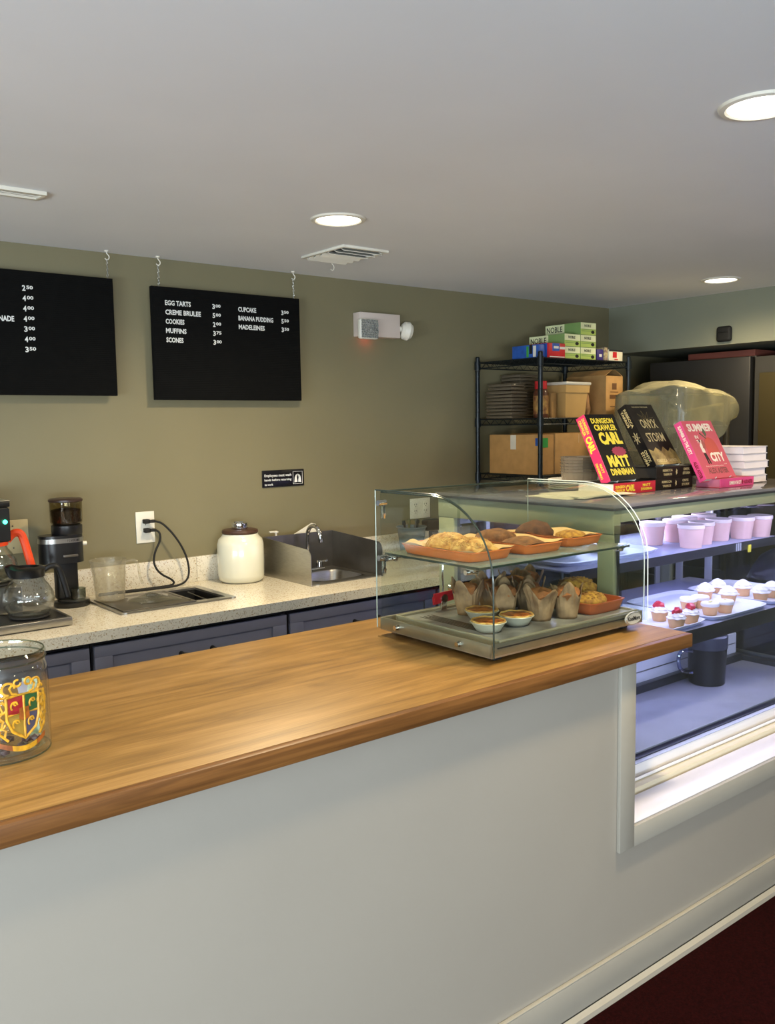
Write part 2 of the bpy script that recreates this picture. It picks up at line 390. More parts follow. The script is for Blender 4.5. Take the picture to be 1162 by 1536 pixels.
# ================================================================ CEILING FIXTURES
def downlight(x, y, lab, pw=1.0):
    t = thing('ceiling_light', lab, 'ceiling light', (x, y, CEIL), 'round recessed ceiling lights')
    bm = BM(); lathe(bm, [(.075,-.004), (.080,-.008), (.092,-.006), (.096,-.0005), (.075,-.0005)], (x, y, CEIL), 48, cap0=False, cap1=False)
    obj('trim_ring', bm, WHITEP, t)
    bm = BM(); lathe(bm, [(.0001,-.0075), (.04,-.0072), (.0745,-.0045), (.0745,-.001)], (x, y, CEIL), 48); obj('lens', bm, LAMPM, t)
    l = bpy.data.lights.new('lamp_light', 'SPOT'); l.spot_size = math.radians(165); l.spot_blend = .9; l.shadow_soft_size = .075; l.energy = LAMP_POWER*4*pw; l.color = LAMP_COL
    o = bpy.data.objects.new('lamp_light', l); COL.objects.link(o); o.parent = t; o.location = (0, 0, -.02)
downlight(1.822, 2.530, 'round recessed ceiling light above the menu boards, left of the centre vent')
downlight(4.162, 2.504, 'small distant ceiling light near the far right corner', .45)
downlight(1.958, 1.085, 'nearest ceiling light, cut off at the right edge of the photo')
for x, y, lab, pw in ((-.5, 1.1, 'ceiling light above the left end of the wooden counter, outside the photo', .8), (-.5, 2.53, 'ceiling light left of the menu boards, outside the photo', .8), (4.16, 1.08, 'ceiling light in front of the right end of the display case, outside the photo', .95),
        (1.9, -1.2, 'ceiling light behind the camera in the middle of the room', .9), (-.6, -1.2, 'ceiling light behind the camera near the window', .6), (4.1, -1.2, 'ceiling light behind the camera at the right wall', .5)):
    downlight(x, y, lab, pw)
t = thing('ceiling_vent', 'white ceiling vent with dark louvres beside the round light', 'vent', (2.2, 3.0, CEIL))
bm = BM()
for a in ((2.083,2.098, 2.862,3.162), (2.295,2.310, 2.862,3.162), (2.098,2.295, 2.862,2.88), (2.098,2.295, 3.144,3.162)): box(bm, a[0], a[1], a[2], a[3], CEIL-.010, CEIL-.0005, .001)
obj('frame', bm, WHITEP, t)
bm = BM(); box(bm, 2.098, 2.295, 2.88, 3.144, CEIL-.0035, CEIL-.0005); obj('backing', bm, mat('vent_shadow', (70, 70, 70), .8), t)
for k in range(6):
    y = 2.896+k*.046; bm = BM(); box(bm, 2.1, 2.293, -.013, .013, -.0012, .0012, M=Matrix.Translation((0, y, CEIL-.0115)) @ Matrix.Rotation(math.radians(28 if k < 3 else -28), 4, 'X')); obj('slat', bm, WHITEP, t)
t = thing('ceiling_vent', 'long slim white ceiling vent at the left edge of the photo', 'vent', (.7, 2.775, CEIL))
bm = BM()
for a in ((.52,.912, 2.735,2.748), (.52,.912, 2.80,2.813), (.52,.533, 2.748,2.80), (.899,.912, 2.748,2.80)): box(bm, a[0], a[1], a[2], a[3], CEIL-.012, CEIL-.0005, .001)
obj('frame', bm, WHITEP, t)
for k in range(3):
    bm = BM(); box(bm, .534, .898, -.008, .008, -.001, .001, M=Matrix.Translation((0, 2.757+k*.016, CEIL-.007)) @ Matrix.Rotation(.5, 4, 'X')); obj('slat', bm, WHITEP, t)
# ================================================================ MENU BOARDS
def chain(x, y, z0, z1, parent):
    bm = BM(); n = int((z1-z0)/.011)
    for k in range(n):
        z = z0+(k+.5)*(z1-z0)/n; pts = []
        for i in range(9):
            a = 2*PI*i/8; e = (math.cos(a)*.0035, 0) if k % 2 else (0, math.cos(a)*.0035)
            pts.append((x+e[0], y+e[1], z+math.sin(a)*.0075))
        tube(bm, pts, .0009, 4)
    return obj('chain', bm, STEEL, parent)
def hook(x, y, parent):
    bm = BM(); lathe(bm, [(.009, 0), (.009, -.003), (.005, -.006)], (x, y, CEIL-.0003), 14)
    tube(bm, [(x, y, CEIL-.004), (x, y, CEIL-.012), (x+.010, y, CEIL-.020), (x+.009, y, CEIL-.032), (x, y, CEIL-.037), (x-.008, y, CEIL-.031)], .0022, 8, 2)
    return obj('hook', bm, WHITEP, parent)
def board(x0, x1, z0, z1, lab, hooks, rows):
    t = thing('menu_board', lab, 'menu board', ((x0+x1)/2, 3.495, z0), 'black hanging menu boards')
    bm = BM(); box(bm, x0, x1, 3.481, 3.503, z0, z1, .0015); p = obj('panel', bm, BOARD, t)
    bm = BM(); nr = 60
    for k in range(nr):
        z = z0+.006+(z1-z0-.012)*k/(nr-1); box(bm, x0+.004, x1-.004, 3.4803, 3.4812, z-.0012, z+.0012)
    g = obj('felt_ridges', bm, BOARD, p); g['kind'] = 'stuff'
    for x in hooks:
        hook(x, 3.492, t); chain(x, 3.492, z1-.004, CEIL-.034, t)
    for s, x, z, wd, al in rows:
        h = .021
        if s[0].isdigit():
            bm = BM(); put_text(bm, s[0], (x, 3.48, z), X, Z, .0125, h, .03); put_text(bm, s[1:], (x+.0155, 3.48, z+.007), X, Z, .024, .0135, .03); obj_flat('price', bm, WHITEL, t)
        else: lettering(s, (x-(wd if al else 0), 3.48, z), X, Z, wd, h, WHITEL, t, .03)
z = lambda k, top: top-.0378*k
rows = [('EGG TARTS', 1.618, z(0, 2.088), .116, 0), ('CREME BRULEE', 1.618, z(1, 2.088), .161, 0), ('COOKIES', 1.618, z(2, 2.088), .084, 0), ('MUFFINS', 1.618, z(3, 2.088), .092, 0), ('SCONES', 1.618, z(4, 2.088), .077, 0),
        ('CUPCAKE', 1.959, z(0, 2.084), .090, 0), ('BANANA PUDDING', 1.959, z(1, 2.084), .176, 0), ('MADELEINES', 1.959, z(2, 2.084), .131, 0)]
rows += [(p, 1.834, z(k, 2.087), 0, 0) for k, p in enumerate(('300', '500', '200', '375', '300'))] + [(p, 2.178, z(k, 2.083), 0, 0) for k, p in enumerate(('350', '550', '350'))]
board(1.562, 2.278, 1.70, 2.163, 'black menu board listing egg tarts, cookies and muffins', (1.60, 2.30-.045), rows)
rows = [(p, 1.050, z(k, 2.101), 0, 0) for k, p in enumerate(('250', '400', '400', '400', '300', '400', '350'))] + [('LEMONADE', 1.016, 1.985, .108, 1)]
board(.686, 1.401, 1.715, 2.176, 'black menu board cut off at the left edge, showing only prices', (.73, 1.385), rows)
h = BM(); lathe(h, [(.009, 0), (.009, -.003), (.005, -.006)], (2.258, 3.187, CEIL-.0003), 14)
tube(h, [(2.258, 3.187, CEIL-.004), (2.258, 3.187, CEIL-.012), (2.268, 3.187, CEIL-.02), (2.267, 3.187, CEIL-.032), (2.258, 3.187, CEIL-.04), (2.25, 3.187, CEIL-.034)], .0022, 8, 2)
tag(obj('ceiling_hook', h, WHITEP), 'empty white ceiling hook beside the dark louvred vent', 'hook')
# ================================================================ EMERGENCY LIGHT
t = thing('emergency_light', 'white twin-headed emergency light high on the olive wall', 'emergency light', (2.75, 3.5, 2.0))
bm = BM(); box(bm, 2.622, 2.872, 3.476, 3.5355, 2.012, 2.128, .004); obj('housing', bm, mat('cream_plastic', (206, 192, 182), .45, var=.01), t)
bm = BM(); box(bm, 2.602, 2.712, 3.446, 3.4755, 1.997, 2.094, .010, seg=3); hd = obj('lamp_head', bm, WHITEP, t)
bm = BM(); r = random.Random(3)
for i in range(9):
    for j in range(8):
        x, zz = 2.606+i*.0113, 2.002+j*.0109; prism(bm, [(x, zz), (x+.01, zz), (x+.01, zz+.01), (x, zz+.01)], 'y', 3.4455, 3.4455-.001-.004*r.random())
obj('lens', bm, mat('faceted_reflector', (205, 210, 208), .12, .85, var=.25, scale=160), hd, 10)
bm = BM(); cyl(bm, (2.865, 3.495, 2.06), (2.885, 3.49, 2.06), .014, .014); lathe_pts = [(2.884+.0*k, 0, 0) for k in range(2)]
for a, b, ra, rb in ((0, .012, .03, .044), (.012, .034, .044, .047), (.034, .05, .047, .034)): cyl(bm, (2.884+a, 3.485-a*.4, 2.055-a*.2), (2.884+b, 3.485-b*.4, 2.055-b*.2), ra, rb, 24)
obj('lamp_head', bm, WHITEP, t)
bm = BM(); cyl(bm, (2.70, 3.50, 2.0125), (2.70, 3.50, 2.009), .004); obj('indicator', bm, mat('red_indicator', (255, 60, 40), .4, emit=4), t)
l = bpy.data.lights.new('indicator_glow', 'POINT'); l.energy = .05; l.color = (1, .12, .06); l.shadow_soft_size = .004; o = bpy.data.objects.new('indicator_glow', l); COL.objects.link(o); o.location = (2.70, 3.50, 2.002)
# sensor on the bulkhead
t = thing('wall_sensor', 'small black square sensor on the right bulkhead', 'sensor', (XR, 2.74, 2.015))
bm = BM(); box(bm, XR-.03, XR-.0005, 2.694, 2.785, 2.014, 2.10, .016, seg=3); obj('housing', bm, BLACKM, t)
bm = BM(); box(bm, XR-.032, XR-.029, 2.706, 2.773, 2.064, 2.069, .001); obj('slot', bm, BLACKP, t)
# wall sign
t = thing('hand_washing_sign', 'small black hand washing sign on the wall above the canister', 'sign', (2.2, YB, 1.303))
bm = BM(); box(bm, 2.085, 2.313, 3.529, 3.5355, 1.303, 1.382, .003); obj('plate', bm, mat('glossy_black_sign', (16, 14, 20), .25), t)
lettering('Employees must wash', (2.096, 3.529, 1.348), X, Z, .145, .016, WHITEL, t); lettering('hands before returning', (2.096, 3.529, 1.329), X, Z, .145, .014, WHITEL, t); lettering('to work', (2.096, 3.529, 1.311), X, Z, .045, .011, WHITEL, t)
bm = BM()
for a in ((2.25,2.303, 1.313,1.3145), (2.25,2.303, 1.3705,1.372), (2.25,2.2515, 1.313,1.372), (2.3015,2.303, 1.313,1.372)): box(bm, a[0], a[1], 3.5283, 3.529, a[2], a[3])
for s in (-1, 1):
    xc = 2.2765+s*.010
    prism(bm, [(xc-.008*s, 1.322), (xc+.009*s, 1.32), (xc+.006*s, 1.345), (xc-.004*s, 1.346)][::s], 'y', 3.529, 3.5283)
    for k in range(3): tube(bm, [(xc+s*(-.003+k*.004), 3.5286, 1.344), (xc+s*(-.008+k*.004), 3.5286, 1.359-k*.002)], .0014, 5)
obj('hands_icon', bm, WHITEL, t)
# ================================================================ OUTLETS AND CORDS
def outlet(x0, x1, z0, z1, lab, gangs):
    t = thing('outlet_plate', lab, 'outlet', ((x0+x1)/2, YB, z0), 'white wall plates')
    bm = BM(); box(bm, x0, x1, 3.530, 3.5355, z0, z1, .002); obj('plate', bm, WHITEP, t)
    for g in range(gangs):
        xc = x0+(x1-x0)*(g+.5)/gangs; zc = (z0+z1)/2
        bm = BM(); box(bm, xc-.0165, xc+.0165, 3.528, 3.5305, zc-.033, zc+.033, .0015); rc = obj('receptacle', bm, WHITEP, t)
        bm = BM()
        for s in (-1, 1):
            for q in (-.0065, .0065): box(bm, xc+q-.0011, xc+q+.0011, 3.5275, 3.5283, zc+s*.017+.001, zc+s*.017+.009)
            cyl(bm, (xc, 3.5283, zc+s*.017-.006), (xc, 3.5275, zc+s*.017-.006), .0024, n=8)
        obj('slots', bm, BLACKM, rc)
    return t
outlet(1.474, 1.556, 1.104, 1.236, 'white outlet plate with two black plugs in it', 1)
outlet(2.968, 3.106, 1.090, 1.196, 'double outlet plate seen through the pastry case', 2)
t = thing('blank_wall_plate', 'blank beige wall plate behind the coffee brewer', 'wall plate', (.985, YB, 1.12))
bm = BM(); box(bm, .925, 1.04, 3.530, 3.5355, 1.112, 1.242, .002); obj('plate', bm, mat('beige_plate', (190, 176, 136), .5), t)
bm = BM()
for zz in (1.135, 1.219): cyl(bm, (.982, 3.531, zz), (.982, 3.529, zz), .003, n=10)
obj('screw', bm, STEELD, t)
def cord(lab, plug, pts):
    t = thing('power_cord', lab, 'power cord', (plug[0], 3.5, .918))
    bm = BM(); box(bm, plug[0]-.012, plug[0]+.012, 3.500, 3.5274, plug[1]-.009, plug[1]+.009, .003); box(bm, plug[0]+.008, plug[0]+.034, 3.494, 3.512, plug[1]-.006, plug[1]+.006, .003); obj('plug', bm, BLACKM, t)
    bm = BM(); tube(bm, pts, .0044, 10, 3); obj('cable', bm, BLACKM, t)
cord('thick black cord looping wide from the upper plug', (1.512, 1.196), [(1.545, 3.503, 1.196), (1.575, 3.49, 1.186), (1.625, 3.478, 1.125), (1.665, 3.472, 1.05), (1.678, 3.468, .98), (1.665, 3.462, .938), (1.63, 3.455, .921), (1.58, 3.452, .919), (1.50, 3.455, .919), (1.40, 3.465, .919), (1.28, 3.47, .919)])
cord('thin black cord in an S-bend from the lower plug', (1.514, 1.158), [(1.546, 3.503, 1.158), (1.562, 3.495, 1.148), (1.56, 3.485, 1.115), (1.528, 3.478, 1.07), (1.518, 3.473, 1.02), (1.545, 3.472, .975), (1.60, 3.475, .945), (1.612, 3.478, .925), (1.585, 3.478, .919), (1.50, 3.478, .919), (1.40, 3.487, .919), (1.29, 3.491, .919)])
# ================================================================ COFFEE BREWER
def band_mod(f, amt, tw=0):
    return lambda r, z, a: (r*(1+amt*math.sin(f*a+tw*z)), z)
t = thing('coffee_brewer', 'steel coffee brewer with green light at the left edge', 'coffee maker', (.6, 3.25, ZK))
bm = BM(); box(bm, .30, 1.019, 3.016, 3.45, .918, .946, .003); obj('base_tray', bm, STEEL, t)
bm = BM(); box(bm, .315, 1.004, 3.03, 3.19, .9461, .9475); obj('black_deck', bm, BLACKP, t)
for x in (.34, .98):
    for y in (3.05, 3.42): bm = BM(); cyl(bm, (x, y, ZK), (x, y, .919), .012); obj('foot', bm, BLACKM, t)
bm = BM(); lathe(bm, [(.062, 0), (.066, .004), (.064, .008), (.05, .009)], (.903, 3.105, .9476), 36); obj('warmer_plate', bm, BLACKM, t)
bm = BM(); box(bm, .30, .912, 3.20, 3.45, .9465, 1.044, .008); obj('brewer_body', bm, STEEL, t)
bm = BM(); lathe(bm, [(.062, 0), (.066, .004), (.064, .008), (.05, .009)], (.836, 3.275, 1.0441), 36); obj('warmer_plate', bm, BLACKM, t)
bm = BM(); box(bm, .32, .70, 3.38, 3.45, 1.0445, 1.205); obj('column', bm, STEELD, t)
bm = BM(); box(bm, .30, .872, 3.15, 3.45, 1.325, 1.343, .003); box(bm, .30, .868, 3.153, 3.447, 1.205, 1.3245, .006); box(bm, .305, .868, 3.147, 3.153, 1.21, 1.32); obj('brewer_head', bm, BLACKP, t)
bm = BM(); box(bm, .30, .873, 3.149, 3.451, 1.3435, 1.348, .002); obj('top_plate', bm, STEEL, t)
bm = BM(); cyl(bm, (.852, 3.148, 1.275), (.852, 3.143, 1.275), .007); obj('green_light', bm, mat('green_indicator', (60, 255, 190), .4, emit=8), t)
l = bpy.data.lights.new('green_glow', 'POINT'); l.energy = .02; l.color = (.1, 1, .5); l.shadow_soft_size = .004; o = bpy.data.objects.new('green_glow', l); COL.objects.link(o); o.location = (.852, 3.132, 1.275)
def carafe(x, y, z0, lab, cm, ang, up, hr=.0105):
    t = thing('coffee_carafe', lab, 'carafe', (x, y, z0), 'glass coffee carafes')
    prof = [(.052, 0), (.066, .006), (.080, .026), (.085, .05), (.080, .078), (.066, .102), (.054, .118), (.050, .130)]
    bm = BM(); lathe(bm, prof+[(r-.003, zz) for r, zz in prof[::-1]][:-1]+[(.048, .003)], (x, y, z0), 44, cap0=False); obj('glass_globe', bm, glass('carafe_glass', (253, 254, 253), .9, .05) if 'carafe_glass' not in MATS else MATS['carafe_glass'], t)
    bm = BM(); lathe(bm, [(.0495, .128), (.056, .130), (.057, .150), (.060, .158), (.050, .163), (.040, .165), (.0395, .150), (.0395, .128)], (x, y, z0), 36, mod=lambda r, zz, a: (r*(1+(.20 if zz > .145 else .05)*max(0, math.cos(a-ang-PI))**6), zz+(.012*max(0, math.cos(a-ang-PI))**6 if zz > .15 else 0)), cap0=False, cap1=False); obj('collar', bm, cm, t)
    bm = BM(); lathe(bm, [(.0392, .150), (.036, .156), (.001, .158)], (x, y, z0), 28); obj('lid', bm, cm, t)
    c, s = math.cos(ang), math.sin(ang)
    P = [(.052, .146), (.075, .160+up), (.098, .158+up), (.108, .135+up*.6), (.118, .095), (.128, .048+.0)]
    bm = BM(); pts = [(x+c*a, y+s*a, z0+b) for a, b in P]; tube(bm, pts, hr, 10, 2); obj('handle', bm, cm, t)
    return t
carafe(.903, 3.105, .957, 'glass carafe with black collar on the front warmer', BLACKP, -.15, 0)
carafe(.836, 3.275, 1.0535, 'glass carafe with orange handle on the upper warmer', mat('orange_plastic', (226, 74, 30), .35, var=.02), -.35, .012, .0145)
# grinder
gx, gy = 1.150, 3.372
t = thing('coffee_grinder', 'black coffee grinder with clear bean hopper', 'coffee grinder', (gx, gy, ZK))
bm = BM(); lathe(bm, [(.064, 0), (.066, .004), (.066, .018), (.060, .022)], (gx-.010, gy, ZK), 36); obj('base', bm, BLACKP, t)
bm = BM(); lathe(bm, [(.055, 0), (.056, .002), (.050, .004)], (gx, gy, ZK+.0222), 36); obj('catch_tray', bm, STEEL, t)
bm = BM(); box(bm, gx-.06, gx+.022, gy+.0, gy+.05, ZK+.0225, 1.086, .012, seg=3); obj('column', bm, BLACKP, t)
bm = BM(); lathe(bm, [(.0245, .001), (.027, .003), (.028, .042), (.026, .043), (.0255, .004), (.023, .003)], (gx+.006, gy-.028, ZK+.0265), 26, cap0=False, cap1=False); obj('grounds_jar', bm, glass('jar_glass', (205, 210, 205), .9, .10), t)
def capsule(bm, x0, x1, yc, rad, z0, z1, n=14):
    poly = [(x1+rad*math.cos(a), yc+rad*math.sin(a)) for a in [-PI/2+PI*k/n for k in range(n+1)]] + [(x0+rad*.9*math.cos(a), yc+rad*.9*math.sin(a)) for a in [PI/2+PI*k/n for k in range(n+1)]]
    prism(bm, poly, 'z', z0, z1)
bm = BM(); capsule(bm, 1.075, gx-.018, gy-.005, .056, 1.085, 1.162); obj('motor_housing', bm, BLACKP, t)
bm = BM(); capsule(bm, 1.075, gx-.018, gy-.005, .0575, 1.1622, 1.179); bd = obj('silver_band', bm, STEEL, t)
for k, ch in enumerate('KITCHENAID'):
    a = -PI/2-.55+k*.11; 
    lettering(ch, (gx-.018+.0577*math.cos(a), gy-.005+.0577*math.sin(a), 1.1665), (-math.sin(a), math.cos(a), 0), Z, .004, .008, BLACKM, bd)
bm = BM(); capsule(bm, 1.075, gx-.018, gy-.005, .055, 1.1792, 1.19); obj('shoulder', bm, BLACKP, t)
bm = BM(); lathe(bm, [(.054, 0), (.056, .004), (.056, .034), (.050, .038)], (gx-.018, gy-.006, 1.1902), 36); obj('adjustment_collar', bm, BLACKP, t)
bm = BM(); lathe(bm, [(.052, 0), (.058, .008), (.0595, .084), (.0575, .084), (.056, .01), (.050, .003)], (gx-.018, gy-.006, 1.2284), 36, cap0=False, cap1=False); obj('hopper', bm, glass('hopper_plastic', (226, 222, 208), .6, .05), t)
bm = BM(); lathe(bm, [(.048, .001), (.0545, .012), (.0555, .052), (.03, .058), (.001, .059)], (gx-.018, gy-.006, 1.2295), 30, band_mod(17, .02)); obj('coffee_beans', bm, mat('coffee_beans', (48, 32, 24), .5, var=.3, scale=120, bump=.9, bscale=140), t)
bm = BM(); lathe(bm, [(.058, 0), (.062, .002), (.062, .009), (.056, .013), (.001, .014)], (gx-.018, gy-.006, 1.3128), 36); obj('lid', bm, mat('dark_brown_plastic', (52, 36, 30), .4), t)
bm = BM(); cyl(bm, (gx+.036, gy-.01, 1.15), (gx+.052, gy-.012, 1.15), .009, .008, 16); obj('knob', bm, WHITEP, t)
bm = BM(); box(bm, gx-.055, gx+.0, gy-.066, gy-.060, 1.11, 1.118, .001); obj('slider', bm, STEELD, t)
# ================================================================ COLD WELL AND MUG
t = thing('cold_well', 'steel drop-in ice well with sliding cover in the worktop', 'ice well', (1.44, 3.22, ZK))
bm = BM(); x0, x1, y0, y1 = 1.209, 1.676, 3.064, 3.392
slab_holes(bm, x0, x1, y0, y1, ZK+.0003, ZK+.007, [(1.25, 1.645, 3.095, 3.355)]); bmesh.ops.remove_doubles(bm, verts=bm.verts, dist=1e-5); obj('rim', bm, STEEL, t)
bm = BM()
for a in ((1.25,1.254, 3.095,3.355, .78,ZK+.0003), (1.641,1.645, 3.095,3.355, .78,ZK+.0003), (1.254,1.641, 3.095,3.099, .78,ZK+.0003), (1.254,1.641, 3.351,3.355, .78,ZK+.0003), (1.254,1.641, 3.099,3.351, .78,.784)): box(bm, *a)
obj('basin', bm, mat('black_basin', (14, 14, 15), .5), t)
bm = BM(); box(bm, 1.224, 1.515, 3.080, 3.372, ZK+.0073, ZK+.0105, .001); cyl(bm, (1.50, 3.10, ZK+.009), (1.50, 3.35, ZK+.009), .0035, n=8); obj('sliding_cover', bm, STEELD, t)
bm = BM(); tube(bm, [(1.53, 3.12, ZK+.001), (1.60, 3.12, ZK-.004), (1.62, 3.2, ZK-.02), (1.60, 3.33, ZK-.004)], .003, 6, 2); obj('inner_rail', bm, STEELD, t)
t = thing('clear_food_wrap', 'crumpled clear plastic wrap lying on the ice well cover', 'plastic wrap', (1.38, 3.2, .925))
r = random.Random(5); PH = [(r.uniform(8, 26), r.uniform(8, 26), r.uniform(0, 6)) for _ in range(7)]
def crump(u, v):
    x = 1.315+u*.16+.012*math.sin(v*9); y = 3.14+v*.17+.01*math.sin(u*11)
    e = math.sin(PI*u)*math.sin(PI*v); return (x, y, .9262+e*(.012+.009*sum(math.sin(a*u+b*v+c) for a, b, c in PH)/3)+.0015)
WRAP = glass('plastic_wrap', (228, 230, 226), .7, .16, .12)
bm = BM(); grid(bm, 26, 26, crump); obj('wrap', bm, WRAP, t, 80)
mx_, my_ = 1.272, 3.325
t = thing('measuring_cup', 'clear plastic measuring cup beside the grinder', 'measuring cup', (mx_, my_, .925))
CUPG = glass('frosted_clear_plastic', (244, 242, 234), .7, .05, .08, .08, (225, 222, 212))
prof = [(.050, 0), (.055, .004), (.060, .08), (.0635, .150), (.067, .158)]
bm = BM(); lathe(bm, prof+[(.0645, .158), (.061, .149), (.0575, .08), (.052, .007), (.001, .006)], (mx_, my_, .9248), 40, mod=lambda r, zz, a: (r*(1+(.14 if zz > .14 else 0)*max(0, math.cos(a-PI))**10), zz)); obj('cup_body', bm, CUPG, t)
bm = BM(); tube(bm, [(mx_+.058, my_-.01, 1.068), (mx_+.10, my_-.012, 1.072), (mx_+.113, my_-.012, 1.058), (mx_+.118, my_-.012, 1.0), (mx_+.128, my_-.012, .975)], .0055, 8, 2); obj('handle', bm, CUPG, t)
bm = BM()
for k in range(6): a0 = -PI/2-.1; tube(bm, [(mx_+.0592*math.cos(a0+s*.06), my_+.0592*math.sin(a0+s*.06), .955+k*.018) for s in range(5)], .0006, 4)
obj('measuring_marks', bm, mat('grey_print', (150, 145, 130), .6), t)
# ================================================================ CANISTER, SINK
cx_, cy_ = 1.888, 3.398
t = thing('ceramic_canister', 'cream ceramic canister with dark wooden lid and steel knob', 'canister', (cx_, cy_, ZK))
bm = BM(); lathe(bm, [(.078, 0), (.088, .003), (.096, .012), (.1, .03), (.1015, .10), (.100, .165), (.094, .186), (.082, .197), (.078, .204), (.078, .209)], (cx_, cy_, ZK+.0003), 56); obj('jar_body', bm, mat('cream_ceramic', (214, 212, 192), .18, var=.01, coat=.3), t)
bm = BM(); lathe(bm, [(.074, 0), (.0765, .002), (.0785, .008), (.076, .016), (.066, .019), (.001, .0195)], (cx_, cy_, ZK+.2095), 44); obj('lid', bm, mat('dark_walnut', (66, 40, 28), .4, var=.12, scale=12, stretch=(1, 8, 1)), t)
bm = BM(); lathe(bm, [(.030, 0), (.0345, .003), (.036, .012), (.0345, .026), (.028, .0285), (.026, .024), (.001, .023)], (cx_, cy_, ZK+.2291), 36); obj('knob', bm, CHROME, t)
t = thing('hand_sink', 'stainless hand sink with tall splash guards', 'sink', (2.22, 3.25, ZK))
bm = BM(); slab_holes(bm, 2.036, 2.405, 3.066, 3.444, ZK+.0003, ZK+.005, [(2.095, 2.36, 3.115, 3.345)]); bmesh.ops.remove_doubles(bm, verts=bm.verts, dist=1e-5); obj('deck', bm, STEEL, t)
def sq(a, b, r, cx, cy, n=40):
    out = []
    for k in range(n):
        th = 2*PI*k/n; c, s = math.cos(th), math.sin(th); p = 5
        d = (abs(c)**p+abs(s)**p)**(-1/p); out.append((cx+a*r*c*d, cy+b*r*s*d))
    return out
bm = BM(); rings = []
for r, z in ((1, ZK+.0055), (.97, ZK-.004), (.93, .84), (.8, .805), (.5, .797), (.1, .795)):
    rings.append([bm.verts.new((x, y, z)) for x, y in sq(.1335, .116, r, 2.2275, 3.23)])
for A, B in zip(rings, rings[1:]):
    for k in range(40): bm.faces.new((A[k], A[(k+1) % 40], B[(k+1) % 40], B[k]))
bm.faces.new(rings[-1]); obj('bowl', bm, STEEL, t)
bm = BM(); lathe(bm, [(.022, 0), (.022, .003), (.012, .004)], (2.2275, 3.23, .796), 20); obj('drain', bm, BLACKM, t)
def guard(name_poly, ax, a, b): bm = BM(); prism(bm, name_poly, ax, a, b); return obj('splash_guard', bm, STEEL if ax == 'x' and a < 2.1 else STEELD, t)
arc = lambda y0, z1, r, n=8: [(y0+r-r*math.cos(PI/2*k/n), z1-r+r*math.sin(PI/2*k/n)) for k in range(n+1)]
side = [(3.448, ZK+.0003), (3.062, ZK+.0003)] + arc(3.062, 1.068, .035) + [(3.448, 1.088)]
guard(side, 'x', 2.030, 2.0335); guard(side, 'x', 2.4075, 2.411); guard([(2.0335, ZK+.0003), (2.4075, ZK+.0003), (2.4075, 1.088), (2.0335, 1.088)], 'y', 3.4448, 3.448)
t = thing('faucet', 'chrome gooseneck faucet over the hand sink', 'faucet', (2.235, 3.395, ZK))
bm = BM(); box(bm, 2.165, 2.315, 3.370, 3.42, ZK+.0053, ZK+.018, .006, seg=3); obj('base_plate', bm, CHROME, t)
bm = BM(); cyl(bm, (2.235, 3.395, ZK+.018), (2.235, 3.395, ZK+.035), .016, .013); pts = [(2.235, 3.395, ZK+.03), (2.235, 3.395, 1.085)] + [(2.235+.008*math.sin(a/2), 3.395-.045+.045*math.cos(a), 1.085+.045*math.sin(a)) for a in [PI*k/10 for k in range(1, 9)]] + [(2.243, 3.303, 1.085), (2.243, 3.300, 1.068)]
tube(bm, pts, .0095, 14); cyl(bm, (2.243, 3.3005, 1.075), (2.243, 3.299, 1.058), .012, .011); obj('spout', bm, CHROME, t)
for x in (2.185, 2.298):
    bm = BM(); cyl(bm, (x, 3.395, ZK+.018), (x, 3.395, ZK+.040), .016, .014); cyl(bm, (x, 3.395, ZK+.040), (x, 3.395, ZK+.047), .018, .012); tube(bm, [(x, 3.395, ZK+.042), (x+.012, 3.35, ZK+.050)], .0055, 8); obj('handle', bm, CHROME, t)
t = thing('soap_dispenser', 'white pump soap bottle behind the sink splash guard', 'soap dispenser', (2.12, 3.481, ZK))
bm = BM(); lathe(bm, [(.024, 0), (.027, .004), (.027, .11), (.018, .135), (.011, .14), (.011, .15)], (2.12, 3.481, ZK+.0003), 26); obj('bottle', bm, WHITEP, t)
bm = BM(); lathe(bm, [(.013, 0), (.013, .014), (.005, .016), (.005, .032), (.012, .034), (.012, .040), (.001, .041)], (2.12, 3.481, ZK+.1505), 20); box(bm, 2.085, 2.125, 3.475, 3.487, ZK+.186, ZK+.193, .002); obj('pump', bm, WHITEP, t)
t = thing('paper_towels', 'white folded paper towels leaning behind the sink', 'paper towels', (2.25, 3.49, ZK))
for k in range(2):
    bm = BM(); Mx = Matrix.Translation((2.20+k*.01, 3.470+k*.012, ZK+.001)) @ Matrix.Rotation(math.radians(-3), 4, 'X'); prism(bm, [(0, 0), (.19, 0), (.19, .12), (.14, .206-k*.02), (.118, .212-k*.02), (0, .160-k*.005)], 'y', 0, .006)
    for v in bm.verts: v.co = Mx @ v.co
    obj('towel', bm, mat('paper_white', (232, 228, 212), .8), t)
t = thing('plastic_tub', 'grey-blue plastic tub beside the double outlet', 'tub', (2.875, 3.41, ZK))
bm = BM(); lathe(bm, [(.050, 0), (.054, .004), (.072, .15), (.077, .153), (.077, .158), (.070, .158), (.050, .008), (.001, .007)], (2.865, 3.40, ZK+.0003), 30); obj('tub_body', bm, glass('cloudy_blue_plastic', (190, 205, 215), .4, .08, .15, .4, (140, 158, 172)), t)
